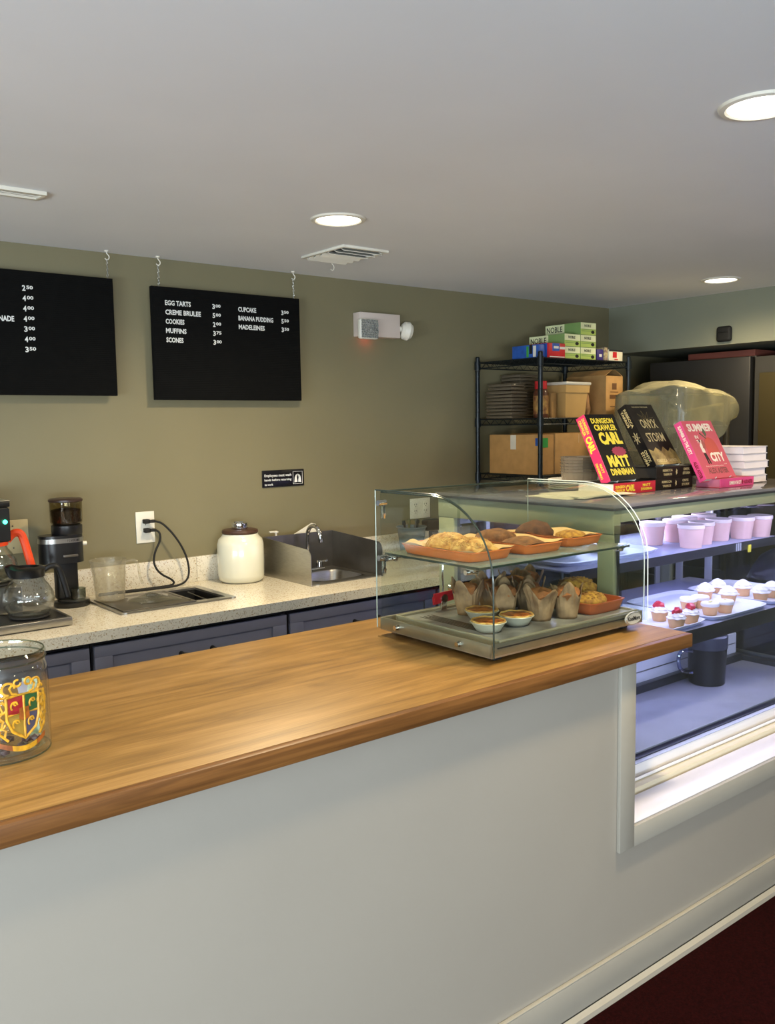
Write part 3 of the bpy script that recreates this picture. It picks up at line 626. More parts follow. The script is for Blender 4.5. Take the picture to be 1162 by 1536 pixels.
for k, (dx, dy, c) in enumerate(((-.03, 0, WIREB), (0, .02, mat('olive_tool', (90, 96, 60), .6)), (.02, -.01, BLACKM), (.03, .02, STEELD))):
    bm = BM(); tube(bm, [(2.865+dx*.5, 3.40+dy, ZK+.01), (2.865+dx*1.6, 3.40+dy, ZK+.175)], .006, 8); cyl(bm, (2.865+dx*1.6, 3.40+dy, ZK+.172), (2.865+dx*1.75, 3.40+dy, ZK+.190), .010, .008); tag(obj('utensil', bm, c), ['black handled utensil standing left in the grey-blue tub', 'olive handled utensil at the back of the grey-blue tub', 'matte black utensil at the front of the grey-blue tub', 'steel utensil at the right side of the grey-blue tub'][k], 'utensil', 'utensils in the tub')
t = thing('label_gun', 'black handheld tool standing right of the plastic tub', 'handheld tool', (3.02, 3.40, ZK))
bm = BM(); box(bm, 2.992, 3.032, 3.38, 3.42, ZK+.0003, 1.04, .008, seg=3); obj('grip', bm, BLACKM, t)
bm = BM(); box(bm, 2.950, 3.055, 3.372, 3.428, 1.0402, 1.098, .012, seg=3); obj('head', bm, BLACKM, t)
# ================================================================ GLASS JAR ON COUNTER
jx, jy = .440, 1.738
t = thing('glass_jar', 'clear glass jar with a gold crest at the left end of the counter', 'jar', (jx, jy, ZF))
po = [(.078, 0), (.088, .004), (.0905, .014), (.0905, .155), (.086, .170), (.083, .176), (.087, .182), (.088, .192), (.085, .197)]
pin = [(.081, .196), (.079, .178), (.082, .168), (.0865, .153), (.0865, .018), (.078, .012), (.001, .011)]
bm = BM(); lathe(bm, po+pin, (jx, jy, ZF+.0003), 64); obj('glass_body', bm, glass('jar_clear_glass', (250, 252, 250), .85, .045), t)
bm = BM()
for zz, r in ((.1815, .0872), (.005, .0885), (.196, .0845)): tube(bm, [(jx+r*math.cos(a), jy+r*math.sin(a), ZF+zz) for a in [2*PI*k/48 for k in range(49)]], .0016, 6)
obj('rim_bead', bm, GLASST, t)
A0 = math.radians(-77)
def cylp(s, q, lift=.0): a = A0+s/.0905; return Vector((jx+(.0908+lift)*math.cos(a), jy+(.0908+lift)*math.sin(a), ZF+.098+q))
def decal(poly, mt, par, lift, name):
    bm = BM()
    # subdivide along s by clipping into a small fan grid
    cx0 = sum(p[0] for p in poly)/len(poly); cy0 = sum(p[1] for p in poly)/len(poly)
    n = len(poly); c = bm.verts.new(cylp(cx0, cy0, lift)); rs = []
    for f in (.5, 1): rs.append([bm.verts.new(cylp(cx0+(p[0]-cx0)*f, cy0+(p[1]-cy0)*f, lift)) for p in poly])
    for k in range(n):
        bm.faces.new((c, rs[0][k], rs[0][(k+1) % n])); bm.faces.new((rs[0][k], rs[1][k], rs[1][(k+1) % n], rs[0][(k+1) % n]))
    return obj_flat(name, bm, mt, par)
GOLD = mat('gold_print', (198, 148, 36), .45, var=.15, scale=90); RED = mat('red_print', (150, 26, 26), .5); GRN = mat('green_print', (40, 92, 52), .5)
GRY = mat('slate_print', (76, 74, 96), .5); BRZ = mat('bronze_print', (150, 82, 26), .5, var=.2, scale=60); SIL = mat('silver_print', (160, 160, 168), .5)
def arcpts(cx, cy, r, a0, a1, n=14, ry=None): ry = ry or r; return [(cx+r*math.cos(a0+(a1-a0)*k/n), cy+ry*math.sin(a0+(a1-a0)*k/n)) for k in range(n+1)]
bm = BM()
def stroke(pts, r, lift=.0012): r *= 1.35; tube(bm, [cylp(a, b, lift) for a, b in pts], r, 5)
stroke([(-.031, .030), (.031, .030), (.031, -.012), (.022, -.034), (0, -.05), (-.022, -.034), (-.031, -.012), (-.031, .030)], .0022)
stroke([(0, .03), (0, -.05)], .0016); stroke([(-.031, -.004), (.031, -.004)], .0016)
for s in (-1, 1):
    stroke(arcpts(s*.040, .012, .010, PI/2, PI/2+s*5.2, 16), .0018); stroke(arcpts(s*.042, -.018, .008, 0, s*5.2, 14), .0018)
    stroke(arcpts(s*.026, .045, .011, -PI/2, -PI/2+s*4.6, 14), .0018); stroke([(s*.046, .03), (s*.048, .0), (s*.044, -.035), (s*.03, -.05)], .0018); stroke(arcpts(s*.010, .054, .006, 0, s*5, 12), .0016)
for s in (-1, 1):
    stroke(arcpts(s*.037, .036, .006, 0, s*5, 10), .0016); stroke([(s*.035, .024), (s*.042, .018), (s*.037, .004), (s*.043, -.004), (s*.037, -.012), (s*.041, -.026), (s*.033, -.030), (s*.036, -.042)], .0017); stroke([(s*.012, .034), (s*.020, .036), (s*.024, .046), (s*.018, .054)], .0016)
for qx, qy in ((-.017, .012), (.017, .012), (-.015, -.022), (.013, -.022)):
    stroke(arcpts(qx, qy, .006, .3, 3.9, 8, .008), .0013); stroke(arcpts(qx+.002, qy+.005, .003, 0, 5, 8), .0013)
cr = obj('crest', bm, GOLD, t)
decal([(-.030, .029), (-.001, .029), (-.001, -.003), (-.030, -.003)], RED, cr, .0002, 'crest_panel'); decal([(.001, .029), (.030, .029), (.030, -.003), (.001, -.003)], GRN, cr, .0002, 'crest_panel')
decal([(-.030, -.005), (-.001, -.005), (-.001, -.048), (-.021, -.034), (-.030, -.012)], mat('ochre_print', (150, 120, 40), .5), cr, .0002, 'crest_panel'); decal([(.001, -.005), (.030, -.005), (.030, -.012), (.021, -.034), (.001, -.048)], GRY, cr, .0002, 'crest_panel')
decal([(-.009, .008), (.009, .008), (.010, -.012), (0, -.018), (-.010, -.012)], BRZ, cr, .0022, 'crest_boss'); decal([(-.008, .034), (.008, .034), (.010, .046), (0, .056), (-.010, .046)], SIL, cr, .0005, 'crest_helmet')
up_ = [(-.048+.096*k/12, -.050-.014*math.sin(PI*k/12)) for k in range(13)]; lo_ = [(p[0]*.96, p[1]-.010) for p in up_]
for k in range(12): decal([up_[k], up_[k+1], lo_[k+1], lo_[k]], GOLD if 2 < k < 9 else BRZ, cr, .0006, 'ribbon_segment')
t = thing('folded_banknote', 'folded green and white banknote inside the glass jar', 'banknote', (jx+.05, jy+.05, ZF+.02))
bm = BM(); Mx = Matrix.Translation((jx+.064, jy+.010, ZF+.0125)) @ Matrix.Rotation(-.75, 4, 'Z') @ Matrix.Rotation(.04, 4, 'X'); box(bm, -.015, .015, -.001, .001, .0, .118, M=Mx); obj('note', bm, mat('banknote_paper', (196, 208, 190), .7, rgb2=(110, 140, 120), scale=60), t)
t = thing('dark_candies', 'dark wrapped sweets at the bottom of the glass jar', 'candies', (jx, jy, ZF+.012)); t['kind'] = 'stuff'
bm = BM(); r = random.Random(2)
for k in range(14):
    a, q = r.uniform(0, 6.28), .062*math.sqrt(r.random()); blob(bm, (jx+q*math.cos(a), jy+q*math.sin(a), ZF+.0195), .011, .009, .0075, .1, k, 1, False)
o_ = obj('sweets', bm, mat('plum_wrapper', (58, 44, 52), .35, var=.4, scale=60), t); o_['kind'] = 'stuff'
# ================================================================ COUNTERTOP PASTRY CASE
fx0, fx1, fy0, fy1 = 1.562, 2.190, 1.548, 2.000
t = FC = thing('pastry_case', 'curved glass pastry case on a steel base standing on the wooden counter', 'display case', ((fx0+fx1)/2, (fy0+fy1)/2, ZF))
for x in (fx0+.05, fx1-.05):
    for y in (fy0+.04, fy1-.04): bm = BM(); box(bm, x-.014, x+.014, y-.014, y+.014, ZF+.0002, ZF+.0155, .002); obj('foot', bm, BLACKM, t)
ZB = ZF+.0155
bm = BM()
for a in ((fx0,fx1, fy0,fy0+.006), (fx0,fx1, fy1-.006,fy1), (fx0,fx0+.006, fy0+.006,fy1-.006), (fx1-.006,fx1, fy0+.006,fy1-.006)): box(bm, a[0], a[1], a[2], a[3], ZB, ZB+.036, .0008)
box(bm, fx0+.006, fx1-.006, fy0+.006, fy1-.006, ZB+.012, ZB+.016); obj('base_body', bm, mat('satin_steel', (172, 168, 156), .33, .85, var=.04, scale=20), t)
bm = BM(); box(bm, fx0+.02, fx1-.02, fy0-.0022, fy0-.0003, ZB+.023, ZB+.0262); obj('base_groove', bm, DARK, t)
for y in (fy0+.115, fy0+.37):
    bm = BM(); cyl(bm, (fx0-.0002, y, ZB+.019), (fx0-.011, y, ZB+.019), .009, .006, 16); cyl(bm, (fx0-.011, y, ZB+.019), (fx0-.014, y, ZB+.019), .007, .007, 16); obj('screw', bm, CHROME, t)
def prof_case(dy=0):
    a = [(-.012+dy, .03), (-.012+dy, .21)]
    a += [(-.012+dy+.235-(.235)*math.cos(k*PI/2/12), .21+.212*math.sin(k*PI/2/12)) for k in range(1, 13)]
    return a + [(.44, .422)]
PR = [(fy0+a, ZF+b) for a, b in prof_case()]
def side_glass(x):
    poly = [(fy1+.006, ZF+.022)] + [(fy0-.014, ZF+.022)] + [(a, b) for a, b in PR[1:]] + [(fy1+.006, ZF+.422)]
    bm = BM(); prism(bm, poly, 'x', x, x+.0045); p = obj('side_panel', bm, ACRYL, t)
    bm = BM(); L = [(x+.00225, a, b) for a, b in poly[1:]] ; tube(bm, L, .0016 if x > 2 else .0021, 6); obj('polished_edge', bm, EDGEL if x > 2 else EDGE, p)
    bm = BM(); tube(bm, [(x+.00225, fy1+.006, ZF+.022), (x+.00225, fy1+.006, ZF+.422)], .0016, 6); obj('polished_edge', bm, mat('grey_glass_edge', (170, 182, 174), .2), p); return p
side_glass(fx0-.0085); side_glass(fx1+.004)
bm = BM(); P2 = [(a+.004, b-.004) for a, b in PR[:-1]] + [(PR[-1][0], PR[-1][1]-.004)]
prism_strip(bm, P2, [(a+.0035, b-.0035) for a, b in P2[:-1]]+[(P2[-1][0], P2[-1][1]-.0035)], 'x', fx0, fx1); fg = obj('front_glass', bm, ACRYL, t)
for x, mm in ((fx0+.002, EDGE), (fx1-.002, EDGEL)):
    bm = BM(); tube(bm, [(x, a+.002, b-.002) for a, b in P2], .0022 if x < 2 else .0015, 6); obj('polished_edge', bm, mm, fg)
bm = BM(); box(bm, fx0, fx1, fy1-.018, fy1-.012, ZF+.4165, ZF+.4205, .001); obj('top_rail', bm, EDGE, t)
for a, b in ((fx0+.004, 1.878), (1.872, fx1-.004)):
    bm = BM(); y = fy1-.004 if a < 1.7 else fy1+.0005; box(bm, a, b, y-.0015, y+.0015, ZF+.056, ZF+.412); p = obj('rear_door', bm, ACRYL, t)
    xk = b-.03 if a < 1.7 else a+.03
    bm = BM(); cyl(bm, (xk, y+.002, ZF+.10), (xk, y+.016, ZF+.10), .006, .009, 14); cyl(bm, (xk, y-.002, ZF+.10), (xk, y-.016, ZF+.10), .006, .009, 14); obj('knob', bm, CHROME, p)
for zz in (ZF+.385, ZF+.226):
    bm = BM(); cyl(bm, (fx0-.012, fy1-.012, zz), (fx0+.016, fy1-.012, zz), .0085, n=16); box(bm, fx0+.002, fx0+.010, fy1-.020, fy1-.008, zz-.045, zz-.006, .0015); cyl(bm, (fx0+.010, fy1-.014, zz-.035), (fx0+.014, fy1-.014, zz-.035), .0035, n=10); obj('hinge', bm, CHROME, t)
ZS = 1.219
bm = BM(); box(bm, fx0+.006, fx1-.006, fy0+.045, fy1-.022, ZS-.006, ZS, .0012); sh = obj('glass_shelf', bm, glass('shelf_glass', (205, 218, 210), .5, .08, .03, .25, (186, 192, 180)), t)
bm = BM(); box(bm, fx0+.006, fx1-.006, fy0+.0425, fy0+.0448, ZS-.006, ZS, .0005); box(bm, fx0+.0035, fx0+.0058, fy0+.045, fy1-.022, ZS-.006, ZS, .0005); obj('shelf_edge', bm, EDGE, sh)
for x in (fx0+.0035, fx1-.004):
    for y in (fy0+.085, fy1-.045):
        s = 1 if x < 1.8 else -1
        bm = BM(); cyl(bm, (x-s*.012, y, ZS-.016), (x+s*.016, y, ZS-.016), .0065, n=14); cyl(bm, (x+s*.004, y-.016, ZS-.016), (x+s*.012, y-.016, ZS-.016), .006, n=14); box(bm, min(x+s*.002, x+s*.02), max(x+s*.002, x+s*.02), y-.026, y+.012, ZS-.0125, ZS-.0063, .001); obj('shelf_bracket', bm, CHROME, sh)
bm = BM(); prism(bm, [(2.118+.036*math.cos(2*PI*k/32), ZB+.026+.019*math.sin(2*PI*k/32)) for k in range(32)], 'y', fy0-.022, fy0-.017); bd = obj('oval_badge', bm, mat('silver_badge', (196, 196, 186), .3, .4), t)
bm = BM(); tube(bm, [(2.118+.034*math.cos(2*PI*k/32), fy0-.0225, ZB+.026+.017*math.sin(2*PI*k/32)) for k in range(33)], .001, 5); obj('badge_rim', bm, CHROME, bd)
lettering('KoolMore', (2.090, fy0-.0222, ZB+.020), X, Z, .056, .013, BLACKM, bd, .03)
# sheet tray in the base
t = thing('sheet_tray', 'pale sheet tray with worn dark printed liner in the pastry case base', 'tray', (1.87, 1.77, ZB+.016))
bm = BM()
tz = ZB+.0165
ox0, ox1, oy0, oy1 = fx0+.040, fx1-.010, fy0+.010, fy1-.022
for a in ((ox0,ox1, oy0,oy0+.008), (ox0,ox1, oy1-.008,oy1), (ox0,ox0+.008, oy0+.008,oy1-.008), (ox1-.008,ox1, oy0+.008,oy1-.008)): box(bm, a[0], a[1], a[2], a[3], tz, tz+.023, .002)
box(bm, ox0+.007, ox1-.007, oy0+.007, oy1-.007, tz+.012, tz+.016); obj('tray_body', bm, mat('greenish_aluminium', (178, 174, 154), .35, .5, var=.05), t)
bm = BM(); box(bm, ox0+.014, ox1-.014, oy0+.014, oy1-.014, tz+.0163, tz+.0172); ln = obj('liner', bm, mat('worn_grey_liner', (70, 72, 80), .35, rgb2=(168, 170, 172), scale=9, bump=.2), t)
bm = BM(); put_text(bm, 'NEWSPAPER', (ox0+.045, oy1-.05, tz+.0175), NY, X, .26, .022, .0); put_text(bm, 'fresh bakes daily edition', (ox0+.075, oy1-.09, tz+.0175), NY, X, .20, .010, .0)
bm.free()
bm = BM()
for k in range(7): box(bm, ox0+.05+k*.007, ox0+.0535+k*.007, oy1-.30+.01*(k % 3), oy1-.05-.015*(k % 2), tz+.0173, tz+.0177)
obj('liner_print', bm, BLACKM, ln)
ZL = tz+.0174
def small_tray(cx, cy, w, d, z, h, mt, lab, rot=0, group=None, flare=.012, paper=True):
    t = thing('serving_tray', lab, 'tray', (cx, cy, z), group)
    Mx = Matrix.Translation((cx, cy, z)) @ Matrix.Rotation(rot, 4, 'Z')
    bm = BM(); n = 36; R = []
    for a, b, zz in ((w/2-flare, d/2-flare, .0003), (w/2-flare+.002, d/2-flare+.002, .002), (w/2-.003, d/2-.003, h-.004), (w/2, d/2, h-.002), (w/2, d/2, h), (w/2-.006, d/2-.006, h), (w/2-flare-.003, d/2-flare-.003, .005)):
        rg = []
        for k in range(n):
            th = 2*PI*(k+.5)/n; c, s = math.cos(th), math.sin(th); q = (abs(c)**8+abs(s)**8)**(-1/8); rg.append(bm.verts.new(Mx @ Vector((a*c*q, b*s*q, zz))))
        R.append(rg)
    for A, B in zip(R, R[1:]):
        for k in range(n): bm.faces.new((A[k], A[(k+1) % n], B[(k+1) % n], B[k]))
    bm.faces.new(R[0][::-1]); bm.faces.new(R[-1]); obj('tray_body', bm, mt, t)
    if paper:
        rr = random.Random(int(cx*1000)); ph = [(rr.uniform(3, 9), rr.uniform(3, 9), rr.uniform(0, 6)) for _ in range(4)]
        def pf(u, v):
            x = (u-.5)*(w-.012); y = (v-.5)*(d-.012); e = max(abs(u-.5), abs(v-.5))*2
            zz = .0062+max(0, e-.62)/.38*(h*.86)+.004*max(0, e-.6)*sum(math.sin(a*u*2+b*v*2+c) for a, b, c in ph)
            return Mx @ Vector((x*(1 if e > .62 else .93+.07*e), y, zz+.0007))
        bm = BM(); grid(bm, 22, 22, pf); obj('parchment_liner', bm, PARCH, t, 60)
    return t, Mx
ZT = ZS+.0004
small_tray(1.678, 1.800, .178, .300, ZT, .027, ORANGE, 'orange tray of golden crumble scones at the left of the glass shelf', 0, 'orange trays on the glass shelf')
small_tray(1.885, 1.792, .176, .290, ZT, .027, ORANGE, 'orange tray in the middle of the glass shelf holding brown pastries', 0, 'orange trays on the glass shelf')
small_tray(2.085, 1.800, .176, .270, ZT, .027, ORANGE, 'orange tray at the right of the glass shelf with a dark cookie', 0, 'orange trays on the glass shelf')
def pastry(name, c, rx, ry, rz, mt, lab, seed, rough=.14, group=None, extra=None):
    bm = BM(); blob(bm, c, rx, ry, rz, rough, seed, 4)
    if extra:
        r = random.Random(seed)
        for k in range(extra):
            a, q = r.uniform(0, 6.28), math.sqrt(r.random())*.85; bx, by = c[0]+rx*q*math.cos(a), c[1]+ry*q*math.sin(a); bz = c[2]+rz*math.sqrt(max(.05, 1-q*q))*.97
            Mx = Matrix.Translation((bx, by, bz)) @ Matrix.Rotation(r.uniform(0, 6), 4, 'Z') @ Matrix.Rotation(r.uniform(-.5, .5), 4, 'Y'); box(bm, -.008, .008, -.0018, .0018, -.0012, .0012, M=Mx)
    return tag(obj(name, bm, mt), lab, 'pastry', group)
ZP = ZT+.0075
pastry('scone', (1.668, 1.725, ZP+.012), .060, .064, .034, SCONE, 'shredded golden scone at the near end of the left orange tray', 11, .12, 'scones on the left tray', 420)
pastry('scone', (1.690, 1.845, ZP+.012), .057, .062, .036, SCONE, 'shredded golden scone at the far end of the left orange tray', 12, .12, 'scones on the left tray', 380)
pastry('flat_pastry', (1.875, 1.730, ZP+.010), .062, .056, .022, COOKY, 'flat brown cookie at the near end of the middle orange tray', 13, .08)
pastry('flat_pastry', (1.880, 1.845, ZP+.012), .066, .056, .034, COOKY, 'brown domed cookie at the far end of the middle orange tray', 14, .08)
pastry('cookie', (2.060, 1.855, ZP+.014), .066, .052, .040, COOKD, 'dark speckled domed cookie on the right orange tray', 15, .07)
pastry('pastry_slice', (2.105, 1.745, ZP+.006), .048, .047, .024, CRUMB, 'small yellow pastry at the near end of the right orange tray', 16, .15)
# terracotta tray with two crumb cookies
tc_, _m = small_tray(2.098, 1.700, .172, .215, ZL, .034, CLAY, 'round-cornered terracotta tray in the right corner of the case base', 0, None, .014, False)
pastry('crumb_cookie', (2.078, 1.665, ZL+.028), .062, .056, .030, CRUMB, 'yellow crumb-topped cookie lying lower in the terracotta tray', 21, .08, None, 60)
pastry('crumb_cookie', (2.122, 1.738, ZL+.050), .062, .060, .034, CRUMB, 'yellow crumb-topped cookie resting on top of the other one', 22, .08, None, 60)
# tarts
tart = thing('egg_tart', 'egg tart nearest the front glass in a white foil cup', 'tart', (0, 0, 0), 'egg tarts in the case base')
bm = BM(); lathe(bm, [(.030, 0), (.032, .001), (.0465, .024), (.0495, .026), (.048, .0275), (.044, .026)], n=60, mod=lambda r, z, a: (r*(1+.012*math.sin(30*a)), z), cap1=False); obj('foil_cup', bm, mat('white_foil_cup', (206, 204, 190), .4, .2), tart)
bm = BM(); lathe(bm, [(.033, .004), (.0445, .0225), (.0475, .0285), (.045, .0315), (.041, .0285)], n=48, mod=lambda r, z, a: (r*(1+.01*math.sin(9*a)), z+.0008*math.sin(7*a)*(z > .025)), cap0=False, cap1=False); obj('crust', bm, SCONE, tart)
bm = BM(); lathe(bm, [(.0425, .0265), (.030, .030), (.001, .0308)], n=36); obj('custard', bm, mat('browned_custard', (196, 112, 42), .4, rgb2=(82, 32, 14), scale=85, bump=.2), tart)
for k, (x, y, lab) in enumerate(((1.675, 1.672, None), (1.789, 1.676, 'egg tart right of the nearest one, in front of the muffins'), (1.762, 1.785, 'dark browned egg tart behind the two front ones'))):
    if k == 0: tart.location = (x, y, ZL+.0003)
    else: dup(tart, (x, y, ZL+.0003), k, lab)
# muffins in tulip papers
def muffin(seed, lab, open_=.0):
    r = random.Random(seed); tp = thing('muffin', lab, 'muffin', (0, 0, 0), 'muffins in brown tulip papers'); ph0 = r.uniform(0, 6); amp = [r.uniform(.7, 1.25) for _ in range(4)]
    bm = BM(); n, mrows = 64, 12
    def pf(u, v):
        a = 2*PI*u; pet = abs(math.cos(2*(a+ph0)))**1.6; q = amp[int(((a+ph0)/(PI/2)+.5)) % 4]
        zt = .062+.040*pet*q; z = zt*v
        rad = .029+.013*v+(.008+open_*.8)*max(0, v-.55)*2*pet + .0018*math.sin(a*8+v*5)*(v) + .0015*math.sin(a*19)*v
        return (rad*math.cos(a), rad*math.sin(a), z+.0006)
    grid(bm, n, mrows, pf); bmesh.ops.remove_doubles(bm, verts=bm.verts, dist=1e-5)
    lathe(bm, [(.001, .0006), (.029, .0006)], n=32, cap0=False, cap1=False)
    p = obj('tulip_paper', bm, TULIP, tp, 28); sm = p.modifiers.new('thick', 'SOLIDIFY'); sm.thickness = .0006
    bm = BM(); lathe(bm, [(.022, .006), (.028, .040), (.034, .058), (.040, .069), (.031, .084), (.001, .091)], n=30, mod=lambda r_, z, a: (r_*(1+.04*math.sin(3*a+seed)+.02*math.sin(8*a)), z+.003*math.sin(5*a+seed)*(z > .06))); obj('crumb', bm, MUFF, tp); return tp
M_ = [('wide open tulip paper muffin at the front between the tarts and the terracotta tray', 1.884, 1.672, .010), ('closed brown paper muffin touching the terracotta tray', 1.962, 1.642, -.006), ('brown paper muffin directly behind the right front tart', 1.836, 1.768, .0),
      ('brown paper muffin in the second row behind the wide open one', 1.930, 1.760, .002), ('brown paper muffin at the left end of the muffin group', 1.785, 1.868, .004), ('brown paper muffin in the middle of the back row', 1.880, 1.866, .002), ('brown paper muffin at the right of the back row, behind the second row', 1.976, 1.860, .002), ('pale paper muffin behind the terracotta tray at the back right', 2.066, 1.890, .004)]
for k, (lab, x, y, op) in enumerate(M_):
    mm = muffin(31+k, lab, op); mm.location = (x, y, ZL+.0003); mm.rotation_euler = (0, 0, k*1.3)
# tongs
t = thing('tongs', 'steel tongs with red handles lying at the back of the pastry case', 'tongs', (1.8, 1.95, 1.05))
for s, z0 in ((1, 1.062), (-1, 1.052)):
    bm = BM(); Mx = Matrix.Translation((1.735, 1.962, z0+.004)) @ Matrix.Rotation(math.radians(-3), 4, 'Y') @ Matrix.Rotation(s*.05, 4, 'Z')
    prism(bm, [(0, -.012), (.14, -.007), (.175, -.004), (.19, .008), (.19, .012), (.14, .009), (0, .012)], 'y', -.002-s*.002, .002-s*.002)
    for v in bm.verts: v.co = Mx @ v.co
    obj('handle', bm, mat('red_plastic', (176, 26, 34), .35, var=.03), t)
bm = BM(); cyl(bm, (1.775, 1.955, 1.06), (1.775, 1.972, 1.06), .013, n=16); box(bm, 1.765, 1.785, 1.957, 1.967, ZL+.0003, 1.06, .002); tube(bm, [(1.775, 1.965, 1.07), (1.778, 1.965, 1.10), (1.774, 1.965, 1.13), (1.777, 1.965, 1.16)], .0028, 6, 1); obj('spring_clip', bm, CHROME, t)
# ================================================================ REFRIGERATED DISPLAY CASE
dx0, dx1, dy0, dy1, DZ = 2.240, 3.66, 1.70, 2.50, 1.328
t = DC = thing('refrigerated_case', 'large lit glass bakery display case behind the opening in the counter wall', 'display case', ((dx0+dx1)/2, 2.1, 0))
bm = BM(); box(bm, dx0, dx1, 1.585, dy1, .02, .440, .004); obj('base_cabinet', bm, DCWHITE, t)
bm = BM(); prism_strip(bm, [(1.562, .44), (1.562, .470), (1.566, .478), (1.600, .482), (1.612, .478)], [(1.570, .44), (1.570, .466), (1.573, .470), (1.600, .474), (1.612, .470)], 'x', 2.02, dx1+.03); obj('front_bumper', bm, mat('cream_bumper', (214, 206, 184), .2, var=.01), t)
bm = BM(); cyl(bm, (2.02, 1.592, .4865), (dx1+.03, 1.592, .4865), .0045, n=12); obj('bumper_bead', bm, DCWHITE, t)
bm = BM(); box(bm, dx0, dx1, 1.5715, 1.584, .02, .439); obj('front_panel', bm, DCWHITE, t)
bm = BM(); box(bm, dx0+.005, dx1-.02, 1.615, 1.635, .441, .520, .003); obj('glass_channel', bm, DCWHITE, t)
bm = BM(); box(bm, dx0+.02, dx1-.04, 1.636, 1.664, .441, .522, .003); obj('air_grille', bm, DCDARK, t)
bm = BM(); box(bm, dx0+.03, dx1-.05, 1.665, 2.03, .441, .526, .002); obj('deck', bm, DCDECK, t)
bm = BM(); box(bm, dx0+.03, dx1-.05, 2.031, 2.060, .441, .556, .002); obj('rear_air_vent', bm, DCDARK, t)
bm = BM(); prism(bm, [(2.061, .441), (2.061, .640), (2.075, .655), (dy1-.045, .655), (dy1-.045, .441)], 'x', dx0+.03, dx1-.05); obj('rear_step', bm, DCWHITE, t)
bm = BM(); box(bm, dx0+.04, dx1-.06, 2.0585, 2.0607, .596, .600); obj('step_line', bm, STEEL, t)
bm = BM(); box(bm, dx1-.049, dx1-.016, 1.64, dy1-.045, .441, .545, .002); obj('end_kerb', bm, DCDARK, t)
bm = BM(); box(bm, dx1-.015, dx1-.002, 1.64, dy1-.045, .441, .560, .002); obj('end_trim', bm, STEEL, t)
for nx, (a, b, c, d) in enumerate(((dx0,dx0+.036, 1.690,1.755), (dx0,dx0+.036, 2.412,dy1), (dx1-.036,dx1, 1.690,1.755), (dx1-.036,dx1, 2.412,dy1))):
    bm = BM(); box(bm, a+.0006, b-.0006, c+.003, d-.0006, .441, 1.234, .003); obj('corner_post', bm, DCFRAME, t)
bm = BM()
for a in ((dx0+.0365,dx1-.0365, 1.692,1.73, 1.270,1.308), (dx0+.0365,dx1-.0365, dy1-.05,dy1, 1.235,1.308), (dx0,dx0+.036, 1.692,dy1, 1.2345,1.308), (dx1-.036,dx1, 1.692,dy1, 1.2345,1.308)): box(bm, *a, bev=.002)
obj('top_frame', bm, DCFRAME, t)
bm = BM(); box(bm, dx0-.01, dx1+.01, 1.684, dy1+.01, 1.3085, 1.315, .001); obj('top_rim', bm, DCDARK, t)
bm = BM(); box(bm, dx0-.008, dx1+.008, 1.686, dy1+.008, 1.3153, DZ, .002); obj('glass_top', bm, mat('smoked_glass_top', (120, 116, 122), .06, var=.01, spec=1), t)
bm = BM(); prism_strip(bm, [(1.612, .520), (1.690, 1.262)], [(1.617, .520), (1.695, 1.262)], 'x', dx0+.004, dx1-.004); obj('front_glass', bm, PANE, t)
for x in (dx0+.014, dx1-.020):
    bm = BM(); prism(bm, [(1.756, .5225), (2.41, .5225), (2.41, 1.237), (1.756, 1.237)], 'x', x, x+.005); obj('side_glass', bm, PANE, t)
    bm = BM(); prism(bm, [(1.620, .5225), (1.688, .5225), (1.688, 1.20)], 'x', x, x+.005); obj('side_glass', bm, PANE, t)
LIL = mat('aluminium_door_frame', (214, 214, 220), .25, .3, var=.01)
for a, b, y in ((dx0+.04, 2.96, 2.478), (2.92, dx1-.04, 2.466)):
    bm = BM()
    for q in ((a,a+.035, .656,1.234), (b-.035,b, .656,1.234), (a+.035,b-.035, .656,.69), (a+.035,b-.035, 1.20,1.234)): box(bm, q[0], q[1], y-.005, y+.005, q[2], q[3], .001)
    dr = obj('sliding_door', bm, LIL, t); bm = BM(); box(bm, a+.035, b-.035, y-.002, y+.002, .69, 1.20); obj('door_glass', bm, PANE, dr)
for x in (3.03, 3.185, 2.44):
    bm = BM(); box(bm, x, x+.022, 2.445, 2.459, .657, 1.234, .002); obj('shelf_standard', bm, LIL, t)
for y in (2.20, 2.35):
    bm = BM(); box(bm, dx1-.032, dx1-.022, y, y+.035, .561, 1.236, .002); obj('shelf_standard', bm, LIL, t)
SHG = glass('lit_shelf_glass', (200, 204, 226), .5, .08, .03, .45, (205, 205, 225))
def case_shelf(y0, y1, z, th, lab):
    bm = BM(); box(bm, dx0+.03, dx1-.05, y0+.004, y1, z-.006, z, .001); s = obj('glass_shelf', bm, SHG, t)
    bm = BM(); box(bm, dx0+.03, dx1-.05, y0, y0+.003, z-th, z+.001, .001); obj('shelf_front_rail', bm, mat('graphite_rail', (62, 60, 66), .3, .4), s)
    bm = BM(); box(bm, dx0+.03, dx1-.05, y0+.0035, y0+.03, z-th, z-.0065, .001); obj('light_housing', bm, DCDARK, s)
    bm = BM(); cyl(bm, (dx0+.06, y0+.040, z-.020), (dx1-.08, y0+.040, z-.020), .006, n=12); obj('led_tube', bm, LED, s)
    for x in (dx0+.25, dx1-.30):
        bm = BM(); prism(bm, [(y0+.05, z-.0065), (y1, z-.0065), (y1, z-.05), (y1-.03, z-.05), (y0+.05, z-.018)], 'x', x, x+.004); obj('shelf_bracket', bm, DCDARK, s)
    l = area('led_light', ((dx0+dx1)/2, y0+.06, z-.032), ((dx0+dx1)/2, y0+.16, z-.5), 1.25, .03, 3.4, LED_COL); return s
S1 = case_shelf(1.885, 2.36, 1.090, .034, ''); S2 = case_shelf(1.695, 2.30, .864, .052, '')
